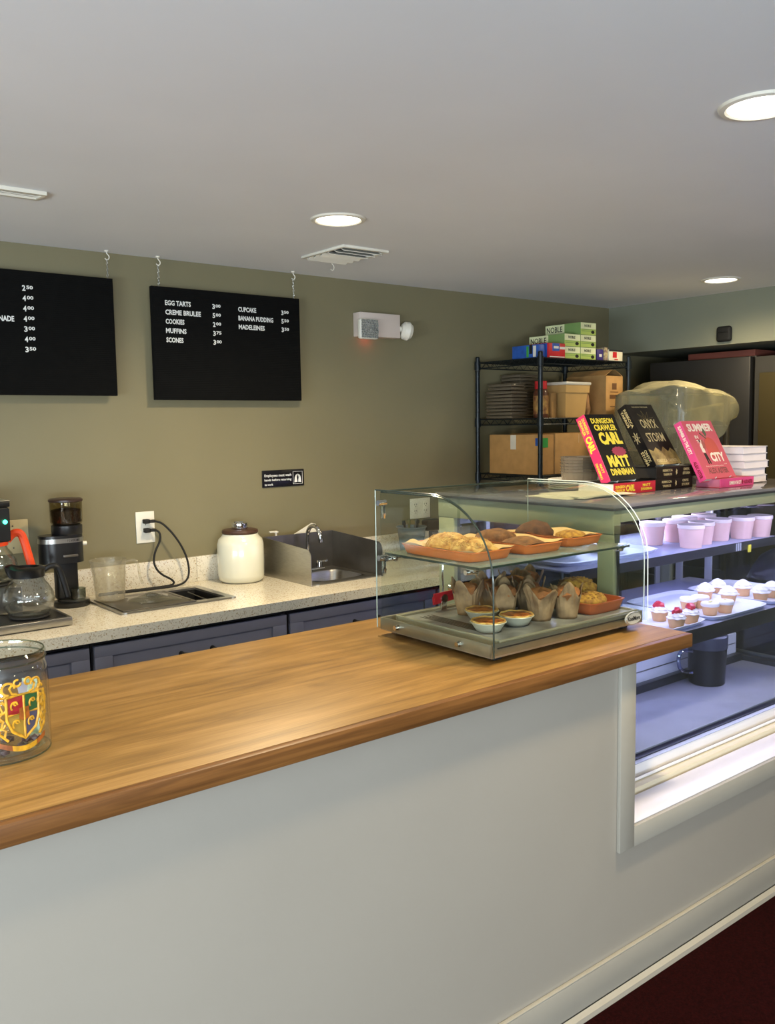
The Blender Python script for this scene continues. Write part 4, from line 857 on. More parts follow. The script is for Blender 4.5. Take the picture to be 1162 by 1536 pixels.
bm = BM(); box(bm, 3.372, 3.392, 1.8795, 1.8845, 1.045, 1.075, .001); obj('price_tag', bm, mat('yellow_tag', (226, 208, 60), .6), t)
for x in (3.285, 3.30, 3.315):  # pale strips stand in for bright reflections on the two shelf rails
    bm = BM(); box(bm, x, x+.005, 1.8825, 1.8848, 1.058, 1.088); obj('rail_reflection', bm, LIL, t)
    bm = BM(); box(bm, x-.03, x-.025, 1.6925, 1.6948, .815, .862); obj('rail_reflection', bm, LIL, t)
bm = BM(); cyl(bm, (dx0+.06, 1.745, 1.288), (dx1-.06, 1.745, 1.288), .007, n=12); obj('led_tube', bm, LED, t)
bm = BM(); box(bm, dx0+.30, dx1-.3, 2.20, 2.27, 1.262, 1.308, .003); cyl(bm, (dx0+.32, 2.235, 1.256), (dx1-.32, 2.235, 1.256), .012, n=14); obj('led_tube', bm, LED, t)
area('led_light', ((dx0+dx1)/2, 1.765, 1.238), ((dx0+dx1)/2, 1.95, .6), 1.3, .03, 7.5, LED_COL)
area('led_light', ((dx0+dx1)/2, 2.235, 1.238), ((dx0+dx1)/2, 2.0, .6), .8, .05, 8, LED_COL)
# dark pitcher on deck
px_, py_ = 3.190, 1.945
t = thing('dark_pitcher', 'dark lidded plastic pitcher standing on the display case deck', 'pitcher', (px_, py_, .5262))
bm = BM(); lathe(bm, [(.066, 0), (.070, .004), (.076, .140), (.077, .145)], (px_, py_, .5263), 44, cap1=False); obj('pitcher_body', bm, mat('navy_black_plastic', (14, 14, 26), .3, var=.05), t)
bm = BM(); lathe(bm, [(.0765, 0), (.078, .002), (.079, .050), (.074, .057), (.001, .057)], (px_, py_, .6715), 44); obj('pitcher_lid', bm, mat('slate_lid', (58, 60, 74), .35), t)
bm = BM(); tube(bm, [(px_-.074, py_+.02, .665), (px_-.115, py_+.045, .668), (px_-.128, py_+.05, .635), (px_-.118, py_+.045, .585), (px_-.071, py_+.02, .575)], .008, 8, 2); obj('handle', bm, glass('clear_blue_handle', (190, 196, 230), .8, .15), t)
# pudding cups
pc = thing('pudding_cup', 'pink lidded paper cup at the front left of the upper case shelf', 'paper cup', (0, 0, 0), 'pink lidded paper cups on the upper shelf')
bm = BM(); lathe(bm, [(.040, 0), (.0405, .003), (.0485, .072), (.049, .076)], n=40, cap1=False); obj('cup_body', bm, PINKC, pc)
bm = BM(); lathe(bm, [(.0495, .0745), (.0515, .0755), (.0515, .088), (.0495, .090), (.046, .0885), (.001, .0882)], n=40); obj('cup_lid', bm, PINKL, pc)
cups = [(3.060, 1.945, None), (3.030, 2.100, 'pink lidded paper cup standing alone at the left, behind the front row'), (3.180, 1.975, 'pink lidded paper cup second in the front row'), (3.168, 2.085, 'pink lidded paper cup half hidden behind the first front cup'), (3.320, 1.985, 'pink lidded paper cup third in the front row'), (3.300, 2.130, 'pink lidded paper cup in the second row behind the third front cup'),
        (3.445, 1.955, 'pink lidded paper cup fourth in the front row'), (3.445, 2.130, 'pink lidded paper cup farthest back, behind the fourth front cup'), (3.555, 1.935, 'pink lidded paper cup at the right end of the front row')]
for k, (x, y, lab) in enumerate(cups):
    if k == 0: pc.location = (x, y, 1.0905)
    else: dup(pc, (x, y, 1.0905), k*.7, lab)
# trays and cupcakes
def flat_tray(cx, cy, w, d, z, lab, rot=0, group='white trays in the display case'): return small_tray(cx, cy, w, d, z, .016, TRAYW, lab, rot, group, .016, False)[0]
flat_tray(2.625, 1.905, .400, .400, .8648, 'white tray at the left of the lower shelf with strawberry cupcakes')
flat_tray(3.040, 1.905, .400, .410, .8648, 'white tray in the middle of the lower shelf with plain frosted cupcakes', )
flat_tray(3.425, 1.905, .345, .400, .8648, 'white tray at the right of the lower shelf under swirl cupcakes')
wt = flat_tray(2.590, 2.140, .560, .420, 1.0908, 'wide white tray at the left of the upper shelf with foil pans')
for k, (x, y, lab) in enumerate(((2.47, 2.10, 'crimped foil pan on the left of the wide white tray'), (2.70, 2.08, 'crimped foil pan on the right of the wide white tray, nearest the cups'))):
    f = thing('foil_pan', lab, 'foil pan', (x, y, 1.0965), 'foil pans on the upper shelf')
    bm = BM(); lathe(bm, [(.001, 0), (.055, 0), (.072, .022), (.077, .024), (.075, .026), (.070, .022), (.054, .003), (.001, .003)], (x, y, 1.0965), 90, mod=lambda r_, z, a: (r_*(1+.012*math.sin(45*a)), z), cap0=False, cap1=False); obj('pan_body', bm, FOIL, f)
    bm = BM(); grid(bm, 20, 20, lambda u, v: (x+(u-.5)*.13, y+(v-.5)*.13, 1.1195+.010*math.sin(7*u+3*v)*math.sin(9*v+2)+.012*math.sin(PI*u)*math.sin(PI*v))); obj('wrap_cover', bm, WRAP, f, 60)
for k, (x, y, lab) in enumerate(((2.585, 2.20, 'crumpled clear bag of pastry at the back of the wide white tray'),)):
    bm = BM(); blob(bm, (x, y, 1.118), .09, .06, .03, .25, 4, 3); tag(obj('clear_bag', bm, WRAP, None, 20), lab, 'bag')
def cupcake_base(n): 
    c = thing('cupcake', n, 'cupcake', (0, 0, 0), 'cupcakes in the display case')
    bm = BM(); lathe(bm, [(.023, 0), (.0235, .001), (.0305, .032), (.031, .034)], n=72, mod=lambda r_, z, a: (r_*(1+.022*math.sin(36*a)), z), cap1=False); obj('paper_cup', bm, CAKE, c)
    return c
def swirl(c, z0=.033, rad=.031, ht=.03, tw=1.6):
    bm = BM(); P = []; 
    for k in range(22): v = k/21; P.append((rad*max(0, math.cos(v*PI/2))**.62*(1-.22*v)*(1+.05*math.sin(v*19))+.0005, z0+ht*v))
    lathe(bm, [(.026, z0-.002)]+P, n=56, mod=lambda r_, z, a: (r_*(1+.10*math.sin(7*a+(z-z0)/ht*tw*3)), z)); return obj('frosting', bm, CREAM, c)
def fit(lst, proto, zb=.8705):
    for k, (x, y, lab) in enumerate(lst):
        if k == 0: proto.location = (x, y, zb); proto['label'] = lab
        else: dup(proto, (x, y, zb), k*1.1, lab)
c = cupcake_base(''); swirl(c, ht=.024)
bm = BM(); blob(bm, (.002, .0, .056), .019, .014, .014, .22, 3, 3, False); st = obj('strawberry', bm, BERRY, c)
fit([(2.655, 1.738, 'strawberry cupcake nearest the front of the left white tray'), (2.752, 1.745, 'strawberry cupcake at the right of the three'), (2.708, 1.842, 'strawberry cupcake behind the other two')], c)
c = cupcake_base(''); bm = BM(); lathe(bm, [(.029, .031), (.033, .034), (.033, .042), (.030, .046), (.001, .047)], n=40, mod=lambda r_, z, a: (r_*(1+.01*math.sin(7*a)), z)); obj('frosting', bm, CREAM, c)
bm = BM(); lathe(bm, [(.008, .0472), (.006, .049), (.001, .0492)], n=12, mod=lambda r_, z, a: (r_*(1+.5*math.cos(2*a)), z)); obj('icing_dab', bm, mat('pale_yellow_icing', (222, 214, 120), .5), c)
fit([(2.925, 1.775, 'flat frosted cupcake at the front left corner of the middle tray'), (3.000, 1.760, 'flat frosted cupcake at the front right of the middle tray'), (3.010, 1.868, 'flat frosted cupcake behind the front pair on the middle tray'), (2.948, 1.880, 'flat frosted cupcake at the left back of the middle tray')], c)
c = cupcake_base(''); swirl(c, ht=.034, rad=.036, tw=1.4)
fit([(3.175, 1.950, 'swirl frosted cupcake at the left of the swirl group'), (3.290, 1.965, 'swirl frosted cupcake farthest back'), (3.178, 1.850, 'swirl frosted cupcake behind the flat frosted ones'), (3.345, 1.885, 'swirl frosted cupcake in the middle row'), (3.300, 1.785, 'swirl frosted cupcake at the front of the right tray'), (3.395, 1.790, 'swirl frosted cupcake at the right edge of the photo')], c)
# covered dark sacks behind right end of the case
bm = BM(); blob(bm, (4.02, 1.95, .50), .26, .34, .50, .12, 9, 4); tag(obj('dark_plastic_bag', bm, mat('navy_plastic_bag', (34, 38, 74), .28, var=.2, bump=.8, bscale=14), None, 60), 'dark blue crumpled plastic bag beyond the right end of the display case', 'bag')
# ================================================================ BOOKS ON THE CASE
PAGE = mat('book_pages', (226, 220, 208), .8, var=.04, scale=200, stretch=(1, 1, 30))
def book(lab, o, u, v, W, H, T, cover, spine_m, name='book', group=None, pages=PAGE):
    """o = lower spine corner of the back cover; u away from spine, v up the book, n = u x v out of the front cover"""
    o, u, v = Vector(o), Vector(u).normalized(), Vector(v).normalized(); nn = u.cross(v)
    Mx = Matrix((u, v, nn)).transposed().to_4x4(); Mx.translation = o
    t = thing(name, lab, 'book', tuple(Mx @ Vector((W/2, H/2, T/2))) if nn.z < .9 else tuple(Mx @ Vector((W/2, H/2, 0))), group)
    k = .0022
    for nm, a, mm in (('back_cover', (0, W, 0, H, 0, k), cover), ('front_cover', (0, W, 0, H, T-k, T), cover), ('spine', (-.0012, k-.0004, 0, H, k*.0, T), spine_m), ('page_block', (k, W-.004, .004, H-.004, k, T-k), pages)):
        bm = BM(); box(bm, *a, bev=.0006 if nm != 'page_block' else 0, M=Mx, seg=1); obj(nm, bm, mm, t)
    t_fc = lambda s, x, y, w_, h_, mt, bold=.03, par=t: lettering(s, Mx @ Vector((x, y, T)), u, v, w_, h_, mt, par, bold)
    t_sp = lambda s, d, a, w_, h_, mt, bold=.03: lettering(s, Mx @ Vector((-.0012, H-d, a)), -v, nn, w_, h_, mt, t, bold)
    return t, Mx, t_fc, t_sp
MAG = mat('magenta_cover', (198, 44, 96), .35, var=.02); BLK = mat('black_cover', (16, 13, 13), .55, spec=.2, var=.05); YEL = mat('yellow_print', (232, 208, 62), .5, var=.01); REDC = mat('red_spine', (178, 34, 52), .35)
ONY = mat('onyx_cover', (30, 25, 20), .5, spec=.25, var=.3, scale=14); GLD = mat('pale_gold_print', (206, 190, 140), .4, .2); PNK = mat('pink_cover', (206, 88, 104), .6, spec=.2, var=.02); CRM = mat('cream_print', (240, 222, 208), .5)
def leaning(lab, x0, yb, zb, W, H, T, deg, cover, spm):
    th = math.radians(deg); u = Vector((1, 0, 0)); v = Vector((0, math.sin(th), math.cos(th))); nn = u.cross(v)
    return book(lab, Vector((x0, yb, zb))-nn*T, u, v, W, H, T, cover, spm), th
# flat books
def flat(lab, x0, y0, z0, H, W, T, cover, spm, pg=PAGE): return book(lab, (x0+H, y0, z0), (0, 1, 0), (-1, 0, 0), W, H, T, cover, spm, pages=pg)
zb = DZ+.0006
b = flat('red-spined book lying flat at the left under the leaning one', 2.520, 1.905, zb, .242, .16, .040, BLK, REDC)
b[3]('DUNGEON', .008, .022, .055, .010, YEL); b[3]('CRAWLER', .008, .009, .055, .010, YEL); b[3]('CARL', .068, .008, .052, .025, YEL, .05); b[3]('MATT', .165, .022, .045, .010, YEL); b[3]('DINNIMAN', .155, .008, .065, .010, YEL)
for k in range(2):
    b = flat(['black hardcover lying flat at the bottom under the gold-titled book', 'black hardcover lying flat on the other black one'][k], 2.790+k*.002, 1.925-k*.002, zb+k*.0425, .240, .16, .042, BLK, ONY, mat('black_sprayed_pages', (30, 27, 26), .7))
    b[3]('REBECCA', .040, .024, .062, .009, GLD); b[3]('YARROS', .044, .009, .054, .009, GLD); b[3]('ONYX', .172, .024, .040, .010, GLD); b[3]('STORM', .168, .009, .048, .010, GLD)
    bm = BM(); prism(bm, [(2.790+.13+.006*math.cos(2*PI*i/10)*(.5+.5*(i % 2)), zb+k*.0425+.021+.012*math.sin(2*PI*i/10)*(.5+.5*(i % 2))) for i in range(10)], 'y', 1.925-k*.002-.0022, 1.925-k*.002-.0013); obj('spine_emblem', bm, GLD, b[0])
b = flat('pink paperback lying flat under the leaning pink book', 3.035, 1.812, zb, .238, .105, .034, PNK, mat('pink_spine', (214, 70, 130), .4), mat('pinkish_pages', (206, 120, 150), .7))
b[3]('SUMMER IN THE CITY', .062, .009, .085, .014, CRM, .04); b[3]('ALEX ASTER', .165, .009, .062, .014, mat('maroon_print', (130, 20, 40), .5), .04)
bm = BM(); prism(bm, [(3.050+.14-.006, zb+.017), (3.050+.14, zb+.008), (3.050+.14+.006, zb+.017), (3.050+.14, zb+.026)], 'y', 1.8095, 1.8105); obj('spine_emblem', bm, mat('maroon_print', (130, 20, 40), .5), b[0])
# leaning books
(b, th) = leaning('black book with yellow title leaning back on a stand, leftmost', 2.530, 1.925, zb+.0475, .168, .262, .040, 27, BLK, MAG)
tb, Mx, fc, sp = b
W, H = .168, .262
fc('DUNGEON', .022, H-.038, .125, .022, YEL, .04); fc('CRAWLER', .026, H-.066, .125, .024, YEL, .04); fc('CARL', .030, H-.122, .125, .050, YEL, .06)
fc('MATT', .030, .052, .120, .046, YEL, .06); fc('DINNIMAN', .022, .020, .130, .026, YEL, .04)
bm = BM(); poly = []
for k in range(24): a = 2*PI*k/24; q = 1+(.10 if k % 2 else -.06); poly.append((.112+.038*q*math.cos(a), .112+.018*q*math.sin(a)))
prism(bm, poly, 'z', .0402, .0412)
for v in bm.verts: v.co = Mx @ v.co
obj('cover_art', bm, mat('dark_magenta_art', (150, 30, 70), .5), tb)
sp('DUNGEON', .012, .022, .060, .012, YEL); sp('CRAWLER', .012, .006, .060, .012, YEL); sp('CARL', .080, .006, .062, .028, YEL, .05); sp('MATT', .190, .022, .035, .010, YEL); sp('DINNIMAN', .182, .007, .060, .010, YEL)
(b, th) = leaning('dark hardcover with pale gold title leaning in the middle', 2.818, 1.940, zb+.0905, .165, .268, .042, 32, ONY, BLK)
tb, Mx, fc, sp = b; H = .268
fc('ONYX', .034, .160, .100, .040, GLD, .01); fc('STORM', .030, .100, .108, .040, GLD, .01); fc('REBECCA YARROS', .020, .012, .125, .013, GLD, .02)
fc('THE INSTANT BESTSELLER', .03, H-.016, .10, .006, GLD, 0)
def on_cover(name, polys, T, mt, par, Mx, lift=.001):
    bm = BM()
    for p in polys: prism(bm, p, 'z', T+.0001, T+lift)
    for v in bm.verts: v.co = Mx @ v.co
    return obj(name, bm, mt, par)
on_cover('gold_clouds', [[(.002, .002), (.163, .002), (.163, .052), (.140, .072), (.118, .056), (.098, .078), (.075, .058), (.05, .076), (.028, .060), (.002, .070)]], .042, mat('gold_cloud_art', (176, 158, 96), .35, .3, rgb2=(92, 78, 44), scale=26), tb, Mx, .0005)
st_ = [[(.082+.05*math.cos(a)-.001*math.sin(a), .20+.04*math.sin(a)), (.082+.05*math.cos(a+.6*k), .20+.04*math.sin(a+.6*k)), (.082+.048*math.cos(a+.6*k), .20+.037*math.sin(a+.6*k))] for k in (1, 2) for a in [2*PI*i/9 for i in range(9)]]
bm = BM()
for i in range(9):
    a = 2*PI*i/9+.3; b2 = a+2*PI*4/9; tube(bm, [Mx @ Vector((.082+.052*math.cos(a), .195+.045*math.sin(a), .0425)), Mx @ Vector((.082+.052*math.cos(b2), .195+.045*math.sin(b2), .0425))], .0004, 4)
obj('star_lines', bm, mat('dim_gold_line', (120, 104, 64), .4, .3), tb)
sp('REBECCA', .016, .023, .080, .011, GLD); sp('YARROS', .016, .008, .070, .011, GLD); sp('ONYX', .195, .023, .052, .012, GLD); sp('STORM', .195, .008, .058, .012, GLD)
bm = BM()
for i in range(7):
    a = 2*PI*i/7; b2 = a+2*PI*3/7; tube(bm, [Mx @ Vector((-.0018, .13+.025*math.cos(a), .021+.014*math.sin(a))), Mx @ Vector((-.0018, .13+.025*math.cos(b2), .021+.014*math.sin(b2)))], .0005, 4)
obj('spine_emblem', bm, GLD, tb)
(b, th) = leaning('pink book with red fruit cover leaning back, rightmost', 2.978, 1.832, zb+.0355, .205, .245, .032, 28, PNK, mat('pink_spine', (214, 70, 130), .4))
tb, Mx, fc, sp = b; H = .245; MAR = mat('maroon_print', (130, 20, 40), .5)
fc('SUMMER', .022, .198, .165, .034, CRM, .04); fc('IN', .045, .168, .022, .014, CRM, .03); fc('THE', .045, .148, .032, .014, CRM, .03); fc('CITY', .092, .068, .092, .040, CRM, .05); fc('ALEX ASTER', .035, .020, .135, .024, MAR, .04); fc('a novel', .160, .055, .02, .006, CRM, 0); fc('from the bestselling author', .035, .048, .12, .006, CRM, 0)
ap = [(.130+.042*math.cos(a)*(1-.06*math.cos(2*a)), .128+.044*math.sin(a)-.006*abs(math.cos(a))**8) for a in [2*PI*k/36 for k in range(36)]]
on_cover('red_fruit', [ap], .032, mat('fruit_red', (196, 40, 34), .5), tb, Mx, .0004)
on_cover('fruit_leaf', [[(.118, .176), (.112, .196), (.120, .214), (.130, .202), (.130, .184)]], .032, mat('dark_green_print', (52, 72, 46), .5), tb, Mx, .0012); on_cover('fruit_stem', [[(.086, .190), (.088, .194), (.118, .170), (.116, .166)]], .032, mat('dark_green_print', (52, 72, 46), .5), tb, Mx, .0012)
on_cover('figure_shirt', [[(.054, .110), (.072, .108), (.074, .142), (.064, .150), (.054, .140)]], .032, CRM, tb, Mx); on_cover('figure_head', [[(.058, .152), (.066, .153), (.067, .163), (.059, .163)]], .032, BLK, tb, Mx); on_cover('figure_legs', [[(.057, .106), (.072, .106), (.080, .062), (.074, .060), (.067, .092), (.066, .060), (.060, .060)]], .032, BLK, tb, Mx)
on_cover('figure_hair', [[(.068, .128), (.082, .120), (.092, .146), (.086, .164), (.076, .160), (.072, .145)]], .032, mat('red_brown_print', (160, 50, 50), .5), tb, Mx)
sp('SUMMER IN THE CITY', .015, .010, .12, .014, CRM, .04); sp('ALEX ASTER', .165, .010, .07, .014, MAR, .04)
# stands
for k, (x, y, z, lab) in enumerate(((2.61, 1.93, zb+.0415, 'clear acrylic stand under the leaning black and yellow book'), (2.90, 1.945, zb+.0850, 'clear acrylic stand under the leaning gold-titled book'), (3.085, 1.84, zb+.0348, 'clear acrylic stand under the leaning pink book'))):
    t = thing('book_stand', lab, 'book stand', (x, y, z), 'clear book stands'); th = math.radians((27, 32, 28)[k]); dy, dz_ = math.sin(th), math.cos(th); T = (.040, .042, .032)[k]; zz = (.0060, .0055, .0007)[k]
    bm = BM(); oy, oz = y-.004+T*dz_*1.0, z+.004+0*T
    prism(bm, [(oy+.012, z+.0003), (oy+.015, z+.0003), (oy+.015+.17*dy, z+.17*dz_), (oy+.012+.17*dy, z+.17*dz_)], 'x', x-.035, x+.035)
    prism(bm, [(oy+.013, z+.0003), (oy+.085, z+.0003), (oy+.085, z+.003), (oy+.013, z+.003)], 'x', x-.035, x+.035); obj('easel', bm, ACRYL, t)
    bm = BM(); tube(bm, [(x-.05, y-.014, z+.007), (x-.05, y-.010, z+.0022), (x-.03, y+.06, z+.0022), (x+.03, y+.06, z+.0022), (x+.05, y-.010, z+.0022), (x+.05, y-.014, z+.007)], .0016, 6); obj('front_lip', bm, EDGEL, t)
# white stack
WC = mat('white_book_cover', (226, 218, 222), .5)
for k in range(5):
    t, Mx, fc, sp = book(['bottom white-edged book in the stack at the right', 'second white-edged book from the bottom of the right stack', 'middle white-edged book of the right stack', 'fourth white-edged book from the bottom of the right stack', 'top white-edged book of the right stack'][k], (3.50+(.004, .0, .008, .004, .0)[k], 1.880+(.0, .004, -.003, .002, .0)[k]+.0, zb+k*.0292+.0285), (-1, 0, 0), (0, 1, 0), .185, .205, .0285, WC, BLK, 'book', 'white-edged books stacked at the right', mat('white_pages', (232, 222, 226), .8, var=.02))
# cups, plates, papers
t = thing('paper_plate_stack', 'stack of white round lids under the ribbed cup stack', 'plates', (2.70, 2.2, zb))
for k in range(5):
    bm = BM(); lathe(bm, [(.10, 0), (.118, .005), (.120, .007), (.117, .0075), (.10, .003), (.001, .003)], (2.70+.002*(k % 2), 2.20, zb+k*.0078), 48); obj('plate', bm, mat('white_paper_plate', (216, 214, 206), .6, var=.01), t)
t = thing('clear_cup_stack', 'stack of ribbed clear plastic cups standing on white lids', 'cups', (2.70, 2.2, zb+.04))
for k in range(6):
    bm = BM(); lathe(bm, [(.066, .0), (.071, .028), (.074, .030), (.073, .031), (.069, .028), (.065, .003), (.001, .003)], (2.70, 2.20, zb+.0345+k*.0115), 60, mod=lambda r_, z, a: (r_*(1+.02*math.sin(24*a)), z)); obj('cup', bm, glass('smoky_ribbed_plastic', (200, 192, 178), .7, .14, .12, .35, (176, 162, 144)) if 'smoky_ribbed_plastic' not in MATS else MATS['smoky_ribbed_plastic'], t)
r = random.Random(8)
for k in range(4):
    t_ = BM(); Mx = Matrix.Translation((2.41+.012*k, 1.99-.01*k, zb+k*.0025)) @ Matrix.Rotation((-.10, .16, .05, -.2)[k], 4, 'Z'); box(t_, -.13, .13, -.10, .10, 0, .0022, M=Mx)
    tag(obj('paper_sheet', t_, mat('cream_paper', (222, 214, 190), .75, var=.02)), ['cream paper bag lying flat at the bottom left on the case top', 'cream paper bag second from the bottom on the case top', 'cream paper bag third from the bottom on the case top', 'topmost cream paper bag beside the flat red-spined book'][k], 'paper bag', 'cream paper bags on the display case')
# ================================================================ WIRE RACK
rx0, rx1, ry0, ry1 = 3.432, 4.156, 3.050, 3.500
t = thing('wire_shelving', 'black wire shelving unit in the back right corner', 'shelving', ((rx0+rx1)/2, (ry0+ry1)/2, 0))
for x in (rx0, rx1):
    for y in (ry0, ry1):
        bm = BM(); cyl(bm, (x, y, .012), (x, y, 1.935), .0125, n=16); cyl(bm, (x, y, 0.0003), (x, y, .012), .018, .015, 16); cyl(bm, (x, y, 1.935), (x, y, 1.941), .0135, .009, 16); p = obj('post', bm, WIREB, t)
        bm = BM()
        for k in range(17): cyl(bm, (x, y, .1+k*.11), (x, y, .104+k*.11), .0131, n=12)
        obj('post_grooves', bm, BLACKM, p)
SZ = (1.912, 1.606, 1.312, .80, .25)
for z in SZ:
    bm = BM()
    for dz in (0, -.030):
        for a, b_ in (((rx0, ry0), (rx1, ry0)), ((rx1, ry0), (rx1, ry1)), ((rx1, ry1), (rx0, ry1)), ((rx0, ry1), (rx0, ry0))): tube(bm, [(a[0], a[1], z+dz-.0035), (b_[0], b_[1], z+dz-.0035)], .0033, 6)
    for (a, b_, n) in (((rx0, ry0), (rx1, ry0), 22), ((rx0, ry0), (rx0, ry1), 14), ((rx0, ry1), (rx1, ry1), 22), ((rx1, ry0), (rx1, ry1), 14)):
        pts = [(a[0]+(b_[0]-a[0])*k/n, a[1]+(b_[1]-a[1])*k/n, z-.0035-(.030 if k % 2 else 0)) for k in range(n+1)]; tube(bm, pts, .002, 4)
    for x in (rx0, rx1):
        for y in (ry0, ry1): cyl(bm, (x, y, z-.042), (x, y, z+.004), .0175, .0165, 16)
    s = obj('shelf', bm, WIREB, t)
    bm = BM()
    for k in range(24): x = rx0+.02+(rx1-rx0-.04)*k/23; tube(bm, [(x, ry0, z-.002), (x, ry1, z-.002)], .0017, 4)
    g = obj('shelf_wires', bm, WIREB, s); g['kind'] = 'stuff'
ZR = [z+.0006 for z in SZ]
def carton(name, x0, x1, y0, y1, z0, h, mt, lab, cat='box', group=None, tape=None, prints=(), flaps=False):
    t = thing(name, lab, cat, ((x0+x1)/2, (y0+y1)/2, z0), group)
    bm = BM()
    if flaps:
        for a in ((x0,x1, y0,y0+.003, z0,z0+h), (x0,x1, y1-.003,y1, z0,z0+h), (x0,x0+.003, y0+.003,y1-.003, z0,z0+h), (x1-.003,x1, y0+.003,y1-.003, z0,z0+h), (x0,x1, y0,y1, z0,z0+.003)): box(bm, *a)
    else: box(bm, x0, x1, y0, y1, z0, z0+h, .001)
    obj('carton', bm, mt, t)
    if flaps:
        for (o1, o2, dx, dy) in (((x0, y0), (x0, y1), .06, 0), ((x1, y0), (x1, y1), -.06, 0)):
            bm = BM(); prism(bm, [(o1[0], z0+h), (o1[0]+dx, z0+h+.032), (o1[0]+dx, z0+h+.034), (o1[0], z0+h+.003)], 'y', y0+.005, y1-.005); obj('flap', bm, mt, t)
    elif tape is not None:
        bm = BM(); xm = (x0+x1)/2; box(bm, xm-.0008, xm+.0008, y0-.0003, y1+.0003, z0+h-.001, z0+h+.0004); obj('seam', bm, DARK, t)
        bm = BM(); box(bm, *tape); obj('tape', bm, mat('white_tape', (206, 200, 184), .5), t)
    for (nm, a, mm) in prints: bm = BM(); box(bm, *a); obj(nm, bm, mm, t)
    return t
LIME = mat('lime_box', (176, 196, 96), .5, var=.02); CRMB = mat('cream_box_panel', (222, 224, 176), .5); GREENS = mat('sage_box', (118, 148, 84), .5, var=.02)
def noble(x, y, z, lab):
    w_, h_, d_ = .128, .0655, .245
    t = thing('glove_box', lab, 'box', (x+w_/2, y+d_/2, z), 'green and cream boxes on top of the rack')
    bm = BM(); box(bm, x, x+w_-.001, y, y+d_, z, z+h_-.0008, .001); obj('carton', bm, GREENS, t)
    bm = BM(); box(bm, x+.001, x+w_-.002, y-.0008, y, z+.001, z+h_*.48); obj('lime_panel', bm, LIME, t)
    bm = BM(); box(bm, x+.001, x+w_-.002, y-.0008, y, z+h_*.48, z+h_-.002); obj('cream_panel', bm, CRMB, t)
    bm = BM(); box(bm, x-.0008, x, y+d_*.45, y+d_-.002, z+.002, z+h_-.002); obj('cream_side', bm, CRMB, t)
    bm = BM(); prism(bm, [(x+w_*.78+.014*math.cos(a), z+.016+.009*math.sin(a)) for a in [2*PI*k/16 for k in range(16)]], 'y', y-.0015, y-.0009); obj('dark_oval', bm, BLACKM, t)
    lettering('NOBLE', (x+.03, y-.0009, z+h_*.62), X, Z, .055, .014, BLACKM, t, .02); lettering('NOBLE', (x-.0009, y+d_-.012, z+h_*.36), NY, Z, .11, .030, BLACKM, t, .01)
    bm = BM()
    for q in (.40, .28): box(bm, x+.006, x+w_-.04*(1 if q < .3 else .3), y-.0013, y-.0009, z+h_*q, z+h_*q+.003)
    obj('small_print', bm, GREENS, t); return t
for i, (x, z, nm) in enumerate(((3.657, 0, 'bottom left'), (3.787, 0, 'bottom right'), (3.657, 1, 'middle left'), (3.787, 1, 'middle right'), (3.787, 2, 'topmost'))):
    noble(x, 3.085, ZR[0]+z*.0657, 'green and cream NOBLE box on the rack, '+nm+' of the front stack')
BLU = mat('blue_box', (36, 84, 164), .4, var=.1, scale=30); REDB = mat('red_box', (196, 34, 40), .4, var=.05); PUR = mat('purple_box', (58, 44, 112), .45, var=.05); CRB = mat('cream_tea_box', (224, 216, 188), .5)
t = carton('foil_box', 3.455, 3.512, 3.085, 3.265, ZR[0], .066, BLU, 'long blue carton at the left end of the rack top', prints=[('green_stripe', (3.4542, 3.4549, 3.15, 3.165, ZR[0]+.004, ZR[0]+.06), mat('green_stripe', (60, 150, 60), .5)), ('white_stripe', (3.4542, 3.4549, 3.10, 3.12, ZR[0]+.004, ZR[0]+.06), WHITEP), ('black_patch', (3.4542, 3.4549, 3.125, 3.145, ZR[0]+.02, ZR[0]+.066), BLACKM)])
t = carton('wrap_box', 3.516, 3.645, 3.070, 3.20, ZR[0], .075, REDB, 'red and blue carton with white stripes on the rack top', prints=[('blue_panel', (3.545, 3.60, 3.0692, 3.0699, ZR[0]+.035, ZR[0]+.074), BLU), ('white_band', (3.602, 3.643, 3.0692, 3.0699, ZR[0]+.045, ZR[0]+.058), WHITEP), ('white_oval', (3.555, 3.592, 3.0684, 3.0691, ZR[0]+.048, ZR[0]+.060), WHITEP), ('blue_side', (3.5152, 3.5159, 3.08, 3.19, ZR[0]+.002, ZR[0]+.073), BLU), ('pale_flap', (3.525, 3.64, 3.0692, 3.0699, ZR[0]+.003, ZR[0]+.008), WHITEP)])
carton('purple_box', 3.932, 3.985, 3.09, 3.25, ZR[0], .060, PUR, 'small purple carton right of the green boxes', prints=[('white_print', (3.95, 3.972, 3.0892, 3.0899, ZR[0]+.02, ZR[0]+.035), WHITEP)])
carton('striped_box', 3.989, 4.018, 3.085, 3.2, ZR[0], .072, mat('striped_box', (200, 186, 130), .5, rgb2=(110, 70, 90), scale=70), 'thin striped carton between the purple and the cream boxes')
carton('tea_box', 4.022, 4.142, 3.080, 3.20, ZR[0], .062, CRB, 'cream carton with a red flower at the right end of the rack top', prints=[('red_flower', (4.055, 4.09, 3.0790, 3.0799, ZR[0]+.018, ZR[0]+.050), REDB), ('red_words', (4.07, 4.10, 3.0790, 3.0799, ZR[0]+.006, ZR[0]+.012), REDB), ('dark_lid', (4.022, 4.142, 3.0790, 3.0799, ZR[0]+.052, ZR[0]+.062), DARK)])
